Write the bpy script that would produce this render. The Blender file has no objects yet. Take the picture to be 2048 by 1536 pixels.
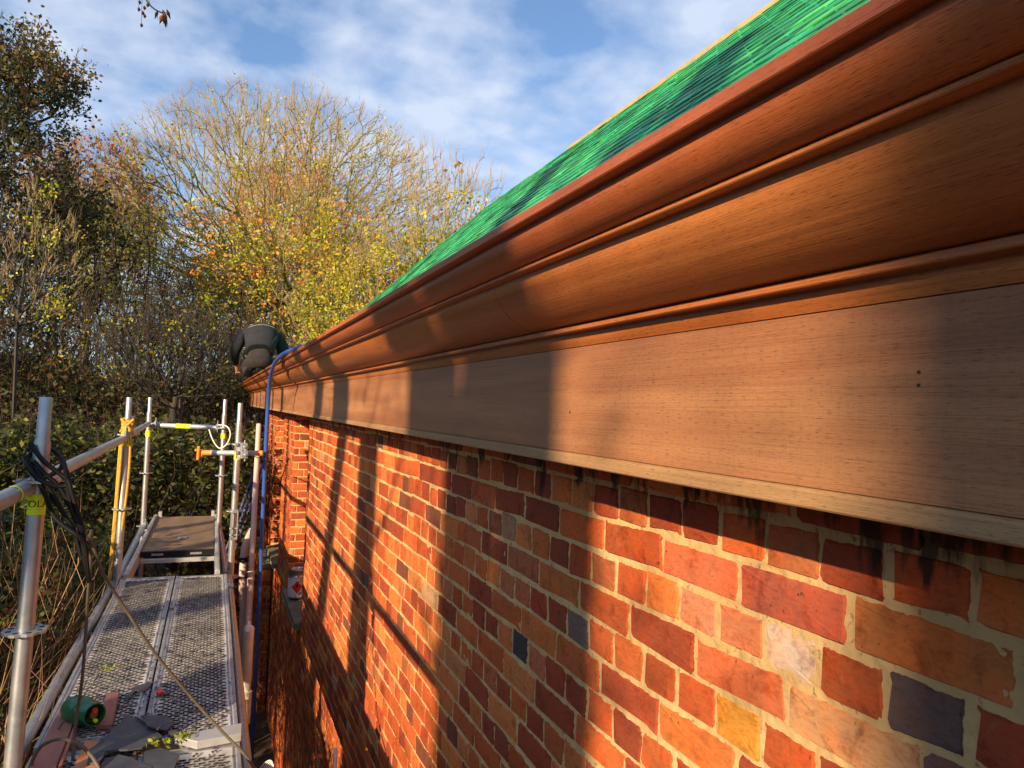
import bpy, math, random
import numpy as np
from mathutils import Vector, Matrix
R = math.radians
rng = np.random.default_rng(11)
S = bpy.context.scene
COL = S.collection

# ------------------------------------------------------------------ camera
cam_d = bpy.data.cameras.new('camera')
cam = bpy.data.objects.new('camera', cam_d); COL.objects.link(cam)
cam_d.sensor_width = 36.0; cam_d.lens = 1450 / 2048 * 36.0
cam_d.clip_start = 0.02; cam_d.clip_end = 3000
cam.matrix_world = Matrix(((0.92428546, -0.04590268, 0.37893183, 0), (-0.38009794, -0.0197702, 0.92473493, 0), (0.03495626, 0.99875026, 0.03572082, 0), (0, 0, 0, 1)))
m3 = np.array([[0.92428546, -0.04590268, -0.37893183], [-0.38009794, -0.0197702, -0.92473493], [0.03495626, 0.99875026, -0.03572082]])
# columns: right, up, backward
fw = np.array([0.37893183, 0.92473493, 0.03572082])
cam.matrix_world = Matrix(((0.92428546, -0.04590268, -fw[0], 0), (-0.38009794, -0.0197702, -fw[1], 0), (0.03495626, 0.99875026, -fw[2], 0), (0, 0, 0, 1)))
RT = np.array([0.92428546, -0.38009794, 0.03495626]); UP = np.array([-0.04590268, -0.0197702, 0.99875026])
RT = np.cross(fw, UP); RT /= np.linalg.norm(RT)
cam.matrix_world = Matrix(((RT[0], UP[0], -fw[0], 0), (RT[1], UP[1], -fw[1], 0), (RT[2], UP[2], -fw[2], 0), (0, 0, 0, 1)))
cam_d.dof.use_dof = False
S.camera = cam

# ------------------------------------------------------------------ light
SUN = np.array([-0.79, -0.73, 0.42]); SUN /= np.linalg.norm(SUN)
sd = bpy.data.lights.new('sun', 'SUN'); so = bpy.data.objects.new('sun', sd); COL.objects.link(so)
sd.energy = 5.0; sd.angle = R(0.53); sd.color = (1.0, 0.76, 0.48)
so.rotation_euler = Vector(SUN).to_track_quat('Z', 'Y').to_euler()
W = bpy.data.worlds.new('World'); S.world = W; W.use_nodes = True
nt = W.node_tree; nt.nodes.clear()
def N(t, ty, **k):
    n = t.nodes.new(ty)
    for a, v in k.items():
        if a in ('loc',): continue
        setattr(n, a, v)
    return n
out = N(nt, 'ShaderNodeOutputWorld'); bg = N(nt, 'ShaderNodeBackground'); bg.inputs[1].default_value = 0.062
sky = N(nt, 'ShaderNodeTexSky', sky_type='NISHITA', sun_disc=False)
sky.sun_elevation = math.asin(SUN[2]); sky.sun_rotation = math.atan2(SUN[0], SUN[1]); sky.altitude = 50; sky.air_density = 1.0; sky.dust_density = 0.6; sky.ozone_density = 2.5
tc = N(nt, 'ShaderNodeTexCoord'); sep = N(nt, 'ShaderNodeSeparateXYZ'); nt.links.new(tc.outputs['Generated'], sep.inputs[0])
zc = N(nt, 'ShaderNodeMath', operation='MAXIMUM'); nt.links.new(sep.outputs[2], zc.inputs[0]); zc.inputs[1].default_value = 0.0
za = N(nt, 'ShaderNodeMath', operation='ADD'); nt.links.new(zc.outputs[0], za.inputs[0]); za.inputs[1].default_value = 0.22
dx = N(nt, 'ShaderNodeMath', operation='DIVIDE'); dy = N(nt, 'ShaderNodeMath', operation='DIVIDE')
for d, i in ((dx, 0), (dy, 1)):
    nt.links.new(sep.outputs[i], d.inputs[0]); nt.links.new(za.outputs[0], d.inputs[1])
cb = N(nt, 'ShaderNodeCombineXYZ'); nt.links.new(dx.outputs[0], cb.inputs[0]); nt.links.new(dy.outputs[0], cb.inputs[1]); cb.inputs[2].default_value = 3.7
n1 = N(nt, 'ShaderNodeTexNoise'); n1.inputs['Scale'].default_value = 4.2; n1.inputs['Detail'].default_value = 7; n1.inputs['Roughness'].default_value = 0.52; n1.inputs['Distortion'].default_value = 0.1
nt.links.new(cb.outputs[0], n1.inputs['Vector'])
cr = N(nt, 'ShaderNodeValToRGB'); cr.color_ramp.elements[0].position = 0.40; cr.color_ramp.elements[0].color = (0.12, 0.12, 0.12, 1); cr.color_ramp.elements[1].position = 0.66; cr.color_ramp.elements[1].color = (0.88, 0.88, 0.88, 1)
nt.links.new(n1.outputs[0], cr.inputs[0])
n2 = N(nt, 'ShaderNodeTexNoise'); n2.inputs['Scale'].default_value = 1.1; n2.inputs['Detail'].default_value = 3; nt.links.new(cb.outputs[0], n2.inputs['Vector'])
cc = N(nt, 'ShaderNodeMixRGB'); cc.inputs[1].default_value = (5.2, 6.3, 8.8, 1); cc.inputs[2].default_value = (8.0, 8.7, 9.9, 1)
nt.links.new(n1.outputs[0], cc.inputs[0])
tint = N(nt, 'ShaderNodeMixRGB', blend_type='MULTIPLY'); tint.inputs[0].default_value = 1; tint.inputs[2].default_value = (1.15, 1.5, 1.75, 1); nt.links.new(sky.outputs[0], tint.inputs[1])
mx = N(nt, 'ShaderNodeMixRGB'); nt.links.new(cr.outputs[0], mx.inputs[0]); nt.links.new(tint.outputs[0], mx.inputs[1]); nt.links.new(cc.outputs[0], mx.inputs[2])
nt.links.new(mx.outputs[0], bg.inputs[0]); nt.links.new(bg.outputs[0], out.inputs[0])
S.view_settings.view_transform = 'Standard'; S.view_settings.look = 'None'; S.view_settings.gamma = 1; S.view_settings.use_curve_mapping = False
S.view_settings.exposure = 0.78
S.cycles.max_bounces = 6; S.cycles.diffuse_bounces = 3; S.cycles.glossy_bounces = 2; S.cycles.transmission_bounces = 3

# ------------------------------------------------------------------ helpers
def tag(o, label=None, cat=None, group=None, kind=None):
    if label: o['label'] = label
    if cat: o['category'] = cat
    if group: o['group'] = group
    if kind: o['kind'] = kind
    return o
def empty(name, loc, label=None, cat=None, group=None):
    o = bpy.data.objects.new(name, None); COL.objects.link(o); o.location = loc
    o.empty_display_size = 0.05
    return tag(o, label, cat, group)
PW = {}
def wpos(o): return PW.get(o.name, Vector((0, 0, 0)))

class MB:
    def __init__(s): s.v = []; s.f = []; s.c = []
    def add(s, V, F, c=(1, 1, 1)):
        b = len(s.v); s.v += [tuple(p) for p in V]; s.f += [tuple(i + b for i in f) for f in F]; s.c += [tuple(c)] * len(V)
    def box(s, a, b, c=(1, 1, 1)):
        x0, y0, z0 = a; x1, y1, z1 = b
        s.add([(x0, y0, z0), (x1, y0, z0), (x1, y1, z0), (x0, y1, z0), (x0, y0, z1), (x1, y0, z1), (x1, y1, z1), (x0, y1, z1)],
              [(0, 3, 2, 1), (4, 5, 6, 7), (0, 1, 5, 4), (1, 2, 6, 5), (2, 3, 7, 6), (3, 0, 4, 7)], c)
    def tube(s, P, r, k=12, cap=True, c=(1, 1, 1)):
        P = [np.array(p, float) for p in P]; n = len(P)
        r = r if hasattr(r, '__len__') else [r] * n
        b = len(s.v); up = None
        for i in range(n):
            t = P[min(i + 1, n - 1)] - P[max(i - 1, 0)]; t /= (np.linalg.norm(t) + 1e-12)
            if up is None:
                a = np.array([0, 0, 1.]) if abs(t[2]) < .9 else np.array([1., 0, 0])
                up = np.cross(t, a); up /= np.linalg.norm(up)
            else:
                up = up - t * np.dot(up, t); up /= (np.linalg.norm(up) + 1e-12)
            w = np.cross(t, up)
            for j in range(k):
                an = 2 * math.pi * j / k
                s.v.append(tuple(P[i] + r[i] * (math.cos(an) * up + math.sin(an) * w))); s.c.append(tuple(c))
        for i in range(n - 1):
            for j in range(k):
                s.f.append((b + i * k + j, b + i * k + (j + 1) % k, b + (i + 1) * k + (j + 1) % k, b + (i + 1) * k + j))
        if cap:
            s.f.append(tuple(b + j for j in range(k))[::-1]); s.f.append(tuple(b + (n - 1) * k + j for j in range(k)))
    def prism(s, pts, z0, z1, c=(1, 1, 1)):
        n = len(pts); V = [(x, y, z0) for x, y in pts] + [(x, y, z1) for x, y in pts]
        F = [tuple(range(n))[::-1], tuple(range(n, 2 * n))] + [(i, (i + 1) % n, n + (i + 1) % n, n + i) for i in range(n)]
        s.add(V, F, c)
    def build(s, name, mat, parent=None, smooth=False, loc=None, bevel=0):
        return mkobj(name, s.v, s.f, s.c, mat, parent, smooth, loc, bevel)

def mkobj(name, V, F, C, mat, parent=None, smooth=False, loc=None, bevel=0, mesh=None):
    """V in world coordinates; loc = object origin."""
    o = bpy.data.objects.new(name, None) if False else None
    pw = wpos(parent) if parent else Vector((0, 0, 0))
    if loc is None: loc = pw if parent else (np.mean(np.array(V), axis=0) * 1.0)
    L = np.array(loc, float)
    if mesh is None:
        mesh = bpy.data.meshes.new(name)
        VV = np.array(V, float) - L
        mesh.from_pydata(VV.tolist(), [], F)
        if C is not None and any(c != (1, 1, 1) for c in C):
            ca = mesh.color_attributes.new('tint', 'FLOAT_COLOR', 'POINT')
            a = np.ones((len(V), 4)); a[:, :3] = np.array(C); ca.data.foreach_set('color', a.ravel())
        if smooth: mesh.polygons.foreach_set('use_smooth', [True] * len(mesh.polygons))
        mesh.materials.append(mat); mesh.update()
    o = bpy.data.objects.new(name, mesh); COL.objects.link(o)
    if parent:
        o.parent = parent; o.location = Vector(L) - pw
    else:
        o.location = Vector(L)
    PW[o.name] = Vector(L)
    if smooth:
        try:
            mesh.set_sharp_from_angle(angle=R(40))
        except Exception: pass
    if bevel:
        b = o.modifiers.new('bevel', 'BEVEL'); b.width = bevel; b.segments = 2; b.limit_method = 'ANGLE'
    return o

def thing(name, loc, label, cat, group=None):
    o = empty(name, loc, label, cat, group); PW[o.name] = Vector(loc); return o

def npmesh(name, V, quads=None, tris=None, C=None, mat=None, parent=None, smooth=False, loc=None):
    me = bpy.data.meshes.new(name)
    L = np.array(wpos(parent) if (parent and loc is None) else (loc if loc is not None else (0, 0, 0)), float)
    V = np.asarray(V, float) - L
    nq = 0 if quads is None else len(quads); ntr = 0 if tris is None else len(tris)
    me.vertices.add(len(V)); me.vertices.foreach_set('co', V.astype(np.float32).ravel())
    loops = []; 
    if nq: loops.append(np.asarray(quads).ravel())
    if ntr: loops.append(np.asarray(tris).ravel())
    lp = np.concatenate(loops).astype(np.int32)
    me.loops.add(len(lp)); me.loops.foreach_set('vertex_index', lp)
    me.polygons.add(nq + ntr)
    st = np.concatenate([np.arange(nq) * 4, nq * 4 + np.arange(ntr) * 3]).astype(np.int32)
    me.polygons.foreach_set('loop_start', st)
    me.update(calc_edges=True)
    if smooth: me.polygons.foreach_set('use_smooth', [True] * (nq + ntr))
    if C is not None:
        ca = me.color_attributes.new('tint', 'FLOAT_COLOR', 'POINT')
        a = np.ones((len(V), 4), np.float32); a[:, :3] = C; ca.data.foreach_set('color', a.ravel())
    me.materials.append(mat); me.validate(); me.update()
    o = bpy.data.objects.new(name, me); COL.objects.link(o)
    if parent: o.parent = parent; o.location = Vector(L) - wpos(parent)
    else: o.location = Vector(L)
    PW[o.name] = Vector(L)
    return o

def smooth_path(P, it=3):
    P = [np.array(p, float) for p in P]
    for _ in range(it):
        Q = [P[0]]
        for a, b in zip(P[:-1], P[1:]): Q += [a * .75 + b * .25, a * .25 + b * .75]
        Q.append(P[-1]); P = Q
    return P

# ------------------------------------------------------------------ materials
def mat(name, col, rough=.6, metal=0., spec=.5, bump=0., bscale=40., var=0., vscale=6., tintattr=False, objcol=False, dirt=0., dscale=3., dcol=(.04, .03, .02), stretch=(1, 1, 1), trans=0., coat=0.):
    m = bpy.data.materials.new(name); m.use_nodes = True; t = m.node_tree; bs = t.nodes['Principled BSDF']
    bs.inputs['Roughness'].default_value = rough; bs.inputs['Metallic'].default_value = metal; bs.inputs['Specular IOR Level'].default_value = spec
    if coat: bs.inputs['Coat Weight'].default_value = coat
    g = N(t, 'ShaderNodeNewGeometry'); mp = N(t, 'ShaderNodeMapping'); mp.inputs['Scale'].default_value = stretch; t.links.new(g.outputs['Position'], mp.inputs[0])
    rgb = N(t, 'ShaderNodeRGB'); rgb.outputs[0].default_value = (*col, 1); cur = rgb.outputs[0]
    def mul(a, b, fac=1., bt='MULTIPLY'):
        x = N(t, 'ShaderNodeMixRGB', blend_type=bt)
        if isinstance(fac, float) or isinstance(fac, int): x.inputs[0].default_value = fac
        else: t.links.new(fac, x.inputs[0])
        t.links.new(a, x.inputs[1])
        if isinstance(b, tuple): x.inputs[2].default_value = (*b, 1)
        else: t.links.new(b, x.inputs[2])
        return x.outputs[0]
    if tintattr:
        at = N(t, 'ShaderNodeAttribute', attribute_name='tint'); cur = mul(cur, at.outputs[0])
    if objcol:
        oi = N(t, 'ShaderNodeObjectInfo'); cur = mul(cur, oi.outputs['Color'])
    if var:
        nz = N(t, 'ShaderNodeTexNoise'); nz.inputs['Scale'].default_value = vscale; nz.inputs['Detail'].default_value = 6; nz.inputs['Roughness'].default_value = .62; t.links.new(mp.outputs[0], nz.inputs['Vector'])
        r = N(t, 'ShaderNodeMapRange'); r.inputs[1].default_value = .3; r.inputs[2].default_value = .7; r.inputs[3].default_value = 1 - var; r.inputs[4].default_value = 1 + var; t.links.new(nz.outputs[0], r.inputs[0])
        cur = mul(cur, r.outputs[0])
    if dirt:
        nz = N(t, 'ShaderNodeTexNoise'); nz.inputs['Scale'].default_value = dscale; nz.inputs['Detail'].default_value = 8; nz.inputs['Roughness'].default_value = .7; t.links.new(mp.outputs[0], nz.inputs['Vector'])
        r = N(t, 'ShaderNodeMapRange'); r.inputs[1].default_value = .52; r.inputs[2].default_value = .68; r.inputs[3].default_value = 0; r.inputs[4].default_value = dirt; t.links.new(nz.outputs[0], r.inputs[0])
        cur = mul(cur, dcol, r.outputs[0], 'MIX')
    t.links.new(cur, bs.inputs['Base Color'])
    if bump:
        nz = N(t, 'ShaderNodeTexNoise'); nz.inputs['Scale'].default_value = bscale; nz.inputs['Detail'].default_value = 5; t.links.new(mp.outputs[0], nz.inputs['Vector'])
        bp = N(t, 'ShaderNodeBump'); bp.inputs['Strength'].default_value = bump; bp.inputs['Distance'].default_value = .004; t.links.new(nz.outputs[0], bp.inputs['Height']); t.links.new(bp.outputs[0], bs.inputs['Normal'])
    if trans:
        ds = N(t, 'ShaderNodeBsdfTranslucent'); ms = N(t, 'ShaderNodeMixShader'); ms.inputs[0].default_value = trans
        t.links.new(cur, ds.inputs[0]); t.links.new(bs.outputs[0], ms.inputs[1]); t.links.new(ds.outputs[0], ms.inputs[2])
        t.links.new(ms.outputs[0], t.nodes['Material Output'].inputs[0])
    m['_'] = 0
    return m

def wood_mat(name, cA, cB, cD, rough=.42, sheen=False, stripe=1.0):
    m = bpy.data.materials.new(name); m.use_nodes = True; t = m.node_tree; bs = t.nodes['Principled BSDF']
    g = N(t, 'ShaderNodeNewGeometry')
    def noise(sc, vec, det=4, ro=.6, dist=0):
        mp = N(t, 'ShaderNodeMapping'); mp.inputs['Scale'].default_value = vec; t.links.new(g.outputs['Position'], mp.inputs[0])
        nz = N(t, 'ShaderNodeTexNoise'); nz.inputs['Scale'].default_value = sc; nz.inputs['Detail'].default_value = det; nz.inputs['Roughness'].default_value = ro; nz.inputs['Distortion'].default_value = dist
        t.links.new(mp.outputs[0], nz.inputs['Vector']); return nz.outputs[0]
    def ramp(src, a, b, lo=0., hi=1.):
        r = N(t, 'ShaderNodeMapRange'); r.inputs[1].default_value = a; r.inputs[2].default_value = b; r.inputs[3].default_value = lo; r.inputs[4].default_value = hi; t.links.new(src, r.inputs[0]); return r.outputs[0]
    def mix(a, b, fac, bt='MIX'):
        x = N(t, 'ShaderNodeMixRGB', blend_type=bt)
        if isinstance(fac, (int, float)): x.inputs[0].default_value = fac
        else: t.links.new(fac, x.inputs[0])
        for i, v in ((1, a), (2, b)):
            if isinstance(v, tuple): x.inputs[i].default_value = (*v, 1)
            else: t.links.new(v, x.inputs[i])
        return x.outputs[0]
    broad = noise(1., (14, .9, 14), 3, .5, .6)
    c = mix(cA, cB, ramp(broad, .35, .68))
    st = noise(1., (34, .28, 34), 3, .55, .4)
    c = mix(c, cD, ramp(st, .50, .75, 0, .60 * stripe))
    fine = noise(1., (620, 3.5, 620), 3, .7)
    c = mix(c, (.42, .32, .26), ramp(fine, .48, .72, 0, .5), 'MULTIPLY')
    pore = noise(1., (1100, 75, 1100), 2, .6)
    c = mix(c, (.20, .12, .08), ramp(pore, .56, .72, 0, .75), 'MULTIPLY')
    if sheen:
        cross = noise(1., (45, 420, 45), 3, .7)
        c = mix(c, (.55, .5, .48), ramp(cross, .5, .75, 0, .28), 'MULTIPLY')
        patch = noise(1., (5, 1.8, 9), 3, .6)
        c = mix(c, (.70, .68, .72), ramp(patch, .5, .66, 0, .6), 'MULTIPLY')
    kn = noise(1., (35, 26, 35), 1, .4)
    c = mix(c, (.25, .16, .1), ramp(kn, .80, .82, 0, .8), 'MULTIPLY')
    t.links.new(c, bs.inputs['Base Color'])
    rr = ramp(broad, .3, .7, rough - .08, rough + .12); t.links.new(rr, bs.inputs['Roughness']); bs.inputs['Specular IOR Level'].default_value = .35
    bp = N(t, 'ShaderNodeBump'); bp.inputs['Strength'].default_value = .35; bp.inputs['Distance'].default_value = .0012; t.links.new(fine, bp.inputs['Height'])
    bp2 = N(t, 'ShaderNodeBump'); bp2.inputs['Strength'].default_value = .4; bp2.inputs['Distance'].default_value = .004; t.links.new(broad, bp2.inputs['Height']); t.links.new(bp.outputs[0], bp2.inputs['Normal']); t.links.new(bp2.outputs[0], bs.inputs['Normal'])
    return m

def brick_mat(name):
    m = bpy.data.materials.new(name); m.use_nodes = True; t = m.node_tree; bs = t.nodes['Principled BSDF']
    g = N(t, 'ShaderNodeNewGeometry'); oi = N(t, 'ShaderNodeObjectInfo'); at = N(t, 'ShaderNodeAttribute', attribute_name='tint')
    def noise(sc, vec=(1, 1, 1), det=5, ro=.6, dist=0):
        mp = N(t, 'ShaderNodeMapping'); mp.inputs['Scale'].default_value = vec; t.links.new(g.outputs['Position'], mp.inputs[0])
        nz = N(t, 'ShaderNodeTexNoise'); nz.inputs['Scale'].default_value = sc; nz.inputs['Detail'].default_value = det; nz.inputs['Roughness'].default_value = ro; nz.inputs['Distortion'].default_value = dist
        t.links.new(mp.outputs[0], nz.inputs['Vector']); return nz.outputs[0]
    def ramp(src, a, b, lo=0., hi=1.):
        r = N(t, 'ShaderNodeMapRange'); r.inputs[1].default_value = a; r.inputs[2].default_value = b; r.inputs[3].default_value = lo; r.inputs[4].default_value = hi; t.links.new(src, r.inputs[0]); return r.outputs[0]
    def mix(a, b, fac, bt='MIX'):
        x = N(t, 'ShaderNodeMixRGB', blend_type=bt)
        if isinstance(fac, (int, float)): x.inputs[0].default_value = fac
        else: t.links.new(fac, x.inputs[0])
        for i, v in ((1, a), (2, b)):
            if isinstance(v, tuple): x.inputs[i].default_value = (*v, 1)
            else: t.links.new(v, x.inputs[i])
        return x.outputs[0]
    c = mix(oi.outputs['Color'], at.outputs['Color'], 1., 'MULTIPLY')
    a = noise(11, (1, 1, 1), 6, .7, .4)
    c = mix(c, (1.4, .92, .6), ramp(a, .46, .66, 0, .75), 'MULTIPLY')
    b = noise(20, (1, 1, 1), 7, .72, .5)
    c = mix(c, (.52, .40, .33), ramp(b, .52, .68, 0, .85), 'MULTIPLY')
    w = noise(18, (1, 1.2, .8), 7, .78, .8)
    c = mix(c, (.50, .30, .18), ramp(w, .60, .74, 0, .32))
    sp = noise(95, (1, 1, .7), 3, .6)
    c = mix(c, (.03, .02, .02), ramp(sp, .68, .72, 0, .85))
    gr = noise(60, (1, 1, 3), 4, .7)
    c = mix(c, (.72, .68, .66), ramp(gr, .46, .68, 0, .85), 'MULTIPLY')
    # tar runs below the timber, with its shadow strip painted in
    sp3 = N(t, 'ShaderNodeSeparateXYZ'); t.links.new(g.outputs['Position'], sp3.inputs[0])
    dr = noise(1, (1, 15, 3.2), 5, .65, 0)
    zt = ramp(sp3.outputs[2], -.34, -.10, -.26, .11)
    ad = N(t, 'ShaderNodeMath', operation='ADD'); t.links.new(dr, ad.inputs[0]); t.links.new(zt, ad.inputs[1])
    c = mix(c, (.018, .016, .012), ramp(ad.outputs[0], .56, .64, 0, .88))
    t.links.new(c, bs.inputs['Base Color']); bs.inputs['Roughness'].default_value = .78; bs.inputs['Specular IOR Level'].default_value = .25
    bh = noise(110, (1, 1, 1), 6, .7)
    bp = N(t, 'ShaderNodeBump'); bp.inputs['Strength'].default_value = .55; bp.inputs['Distance'].default_value = .0022; t.links.new(bh, bp.inputs['Height'])
    bp2 = N(t, 'ShaderNodeBump'); bp2.inputs['Strength'].default_value = .45; bp2.inputs['Distance'].default_value = .003; t.links.new(b, bp2.inputs['Height']); t.links.new(bp.outputs[0], bp2.inputs['Normal'])
    t.links.new(bp2.outputs[0], bs.inputs['Normal'])
    return m

def mortar_mat(name):
    m = bpy.data.materials.new(name); m.use_nodes = True; t = m.node_tree; bs = t.nodes['Principled BSDF']
    g = N(t, 'ShaderNodeNewGeometry')
    def noise(sc, vec=(1, 1, 1), det=5, ro=.6):
        mp = N(t, 'ShaderNodeMapping'); mp.inputs['Scale'].default_value = vec; t.links.new(g.outputs['Position'], mp.inputs[0])
        nz = N(t, 'ShaderNodeTexNoise'); nz.inputs['Scale'].default_value = sc; nz.inputs['Detail'].default_value = det; nz.inputs['Roughness'].default_value = ro
        t.links.new(mp.outputs[0], nz.inputs['Vector']); return nz.outputs[0]
    def ramp(src, a, b, lo=0., hi=1.):
        r = N(t, 'ShaderNodeMapRange'); r.inputs[1].default_value = a; r.inputs[2].default_value = b; r.inputs[3].default_value = lo; r.inputs[4].default_value = hi; t.links.new(src, r.inputs[0]); return r.outputs[0]
    def mix(a, b, fac):
        x = N(t, 'ShaderNodeMixRGB'); t.links.new(fac, x.inputs[0])
        for i, v in ((1, a), (2, b)):
            if isinstance(v, tuple): x.inputs[i].default_value = (*v, 1)
            else: t.links.new(v, x.inputs[i])
        return x.outputs[0]
    c = mix((.56, .36, .155), (.68, .46, .215), ramp(noise(7), .35, .65))
    c = mix(c, (.22, .18, .12), ramp(noise(35, (1, 1, 1), 6, .7), .58, .74, 0, .6))
    c = mix(c, (.03, .025, .02), ramp(noise(70, (1, 1, 1), 4, .65), .62, .70, 0, .55))
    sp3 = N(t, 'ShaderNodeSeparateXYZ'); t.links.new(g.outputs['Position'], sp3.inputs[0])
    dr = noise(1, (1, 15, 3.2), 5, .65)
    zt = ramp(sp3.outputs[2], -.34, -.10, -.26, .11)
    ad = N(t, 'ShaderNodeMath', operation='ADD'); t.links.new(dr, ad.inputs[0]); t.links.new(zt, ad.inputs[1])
    c = mix(c, (.03, .027, .02), ramp(ad.outputs[0], .56, .64, 0, .85))  # tar runs and painted shadow strip, as on the bricks
    t.links.new(c, bs.inputs['Base Color']); bs.inputs['Roughness'].default_value = .9; bs.inputs['Specular IOR Level'].default_value = .15
    bp = N(t, 'ShaderNodeBump'); bp.inputs['Strength'].default_value = .8; bp.inputs['Distance'].default_value = .003; t.links.new(noise(150, (1, 1, 1), 6, .7), bp.inputs['Height']); t.links.new(bp.outputs[0], bs.inputs['Normal'])
    return m

M = {}
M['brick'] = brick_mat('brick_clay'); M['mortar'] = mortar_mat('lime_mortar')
M['wood_red'] = wood_mat('hardwood_moulding', (.42, .120, .030), (.58, .205, .055), (.19, .05, .018), .38)
M['wood_crown'] = wood_mat('hardwood_crown', (.38, .095, .028), (.48, .145, .042), (.22, .05, .02), .40, stripe=.6)
M['wood_board'] = wood_mat('plywood_face', (.34, .135, .058), (.46, .215, .095), (.22, .085, .042), .46, sheen=True, stripe=.6)
M['wood_lip'] = wood_mat('pale_hardwood', (.38, .215, .10), (.48, .29, .14), (.26, .13, .06), .5)
M['galv'] = mat('galvanised_steel', (.42, .44, .46), .42, .75, .5, bump=.15, bscale=25, var=.16, vscale=14, dirt=.35, dscale=22, dcol=(.22, .23, .24))
M['galv_dull'] = mat('dull_galvanised_steel', (.34, .35, .37), .55, .6, .5, bump=.2, bscale=40, var=.25, vscale=9, dirt=.5, dscale=14, dcol=(.11, .10, .09))
M['galv_old'] = mat('weathered_zinc_tube', (.46, .46, .44), .5, .3, .4, bump=.15, var=.15, vscale=10, dirt=.45, dscale=18, dcol=(.25, .24, .20))
M['alu'] = mat('aluminium', (.55, .55, .54), .45, .55, .5, var=.15, dirt=.3, dscale=12, dcol=(.2, .18, .15))
M['deck'] = mat('perforated_deck_steel', (.62, .59, .56), .36, .2, .5, var=.25, vscale=5, dirt=.5, dscale=6, dcol=(.09, .075, .06))
M['hole'] = mat('punched_hole', (.02, .02, .02), .9)
M['ply'] = mat('weathered_plywood', (.20, .135, .085), .75, 0, .3, bump=.3, bscale=30, var=.18, vscale=8, dirt=.35, dscale=9, dcol=(.10, .07, .05), stretch=(1, .2, 1))
M['dark_rubber'] = mat('black_rubber', (.006, .006, .007), .55, 0, .25, bump=.1)
M['moss_wood'] = mat('mossy_wood', (.30, .28, .06), .9, bump=.6, bscale=30, var=.4, vscale=12)
M['cord'] = mat('dirty_cord', (.10, .085, .06), .6, bump=.2, var=.2, vscale=60)
M['yellow_tape'] = mat('fluorescent_yellow_tape', (.72, .95, .01), .5)
M['ink'] = mat('black_print', (.01, .012, .01), .5)
M['orange'] = mat('orange_paint', (.85, .26, .03), .5, var=.12, vscale=30)
M['rope'] = mat('ochre_rope', (.62, .36, .04), .85, bump=.6, bscale=300, var=.25, vscale=80)
M['blue_hose'] = mat('blue_hose', (.035, .10, .42), .38, 0, .5, var=.06)
M['white_cable'] = mat('white_cable', (.75, .75, .72), .5)
M['pipe'] = mat('pinkish_grey_pipe', (.55, .42, .38), .45, 0, .4, var=.10, vscale=9, dirt=.3, dscale=16, dcol=(.3, .25, .2))
M['pipe_white'] = mat('pale_steel_pipe', (.62, .60, .54), .45, .2, .4, var=.12, vscale=12, dirt=.3, dscale=14, dcol=(.3, .28, .22))
M['blue_alu'] = mat('blue_aluminium', (.16, .20, .42), .4, .3, .5, var=.1)
M['slate'] = mat('slate', (.050, .052, .066), .5, 0, .5, bump=.35, bscale=22, var=.25, vscale=10, dirt=.35, dscale=13, dcol=(.13, .12, .12))
M['green_slate'] = mat('green_tinted_slate', (.026, .30, .105), .48, 0, .35, bump=.5, bscale=30, var=.35, vscale=7, objcol=True, tintattr=True, dirt=.35, dscale=4, dcol=(.012, .10, .05))
M['batten'] = mat('pale_batten', (.46, .34, .15), .7, var=.2, vscale=12)
M['roofboard'] = mat('roof_board', (.18, .12, .07), .8, var=.2)
M['zinc'] = mat('gutter_zinc', (.30, .31, .33), .5, .6, var=.15)
M['felt'] = mat('black_felt', (.012, .013, .014), .8, bump=.5)
M['green_steel'] = mat('green_enamel', (.006, .12, .045), .32, 0, .6, var=.1, dirt=.2, dscale=20, dcol=(.02, .03, .02))
M['brass'] = mat('dull_brass', (.35, .26, .12), .4, .8)
M['red'] = mat('red_plastic', (.75, .05, .03), .45)
M['timber_red'] = mat('reddish_plank', (.33, .125, .085), .65, bump=.3, bscale=60, var=.2, vscale=14, dirt=.3, dscale=20, dcol=(.08, .03, .03), stretch=(1, .25, 1))
M['timber_orange'] = mat('orange_plank', (.46, .17, .07), .6, bump=.3, bscale=60, var=.2, vscale=14, stretch=(1, .25, 1))
M['tin'] = mat('tin_plate', (.52, .53, .52), .28, .9, var=.1)
M['label_white'] = mat('white_paper_label', (.78, .76, .72), .6, dirt=.3, dscale=30, dcol=(.25, .22, .2))
M['label_red'] = mat('red_hazard_print', (.72, .03, .03), .5)
M['stone'] = mat('mossy_stone', (.17, .17, .12), .9, bump=.8, bscale=25, var=.35, vscale=8, dirt=.5, dscale=10, dcol=(.05, .07, .03))
M['hood'] = mat('charcoal_fleece', (.030, .030, .034), .95, 0, .15, bump=.6, bscale=14, var=.22, vscale=9)
M['trouser'] = mat('grey_work_trousers', (.040, .034, .033), .9, 0, .15, bump=.8, bscale=16, var=.25, vscale=12)
M['skin'] = mat('skin', (.50, .27, .18), .5)
M['hair'] = mat('brown_hair', (.06, .035, .02), .7)
M['white_print'] = mat('white_print', (.5, .5, .5), .7)
M['bark'] = mat('green_grey_bark', (.24, .22, .085), .9, bump=.9, bscale=40, var=.35, vscale=7, dirt=.4, dscale=4, dcol=(.09, .12, .02))
M['bark_dark'] = mat('dark_bark', (.045, .036, .028), .9, bump=.9, bscale=30, var=.35, vscale=7, dirt=.4, dscale=3, dcol=(.05, .06, .02))
M['twig_tan'] = mat('tan_twigs', (.42, .30, .13), .8, tintattr=True)
M['twig_dark'] = mat('dark_twigs', (.050, .034, .022), .85)
M['stalk'] = mat('dry_stalks', (.36, .22, .11), .8, tintattr=True)
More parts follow.
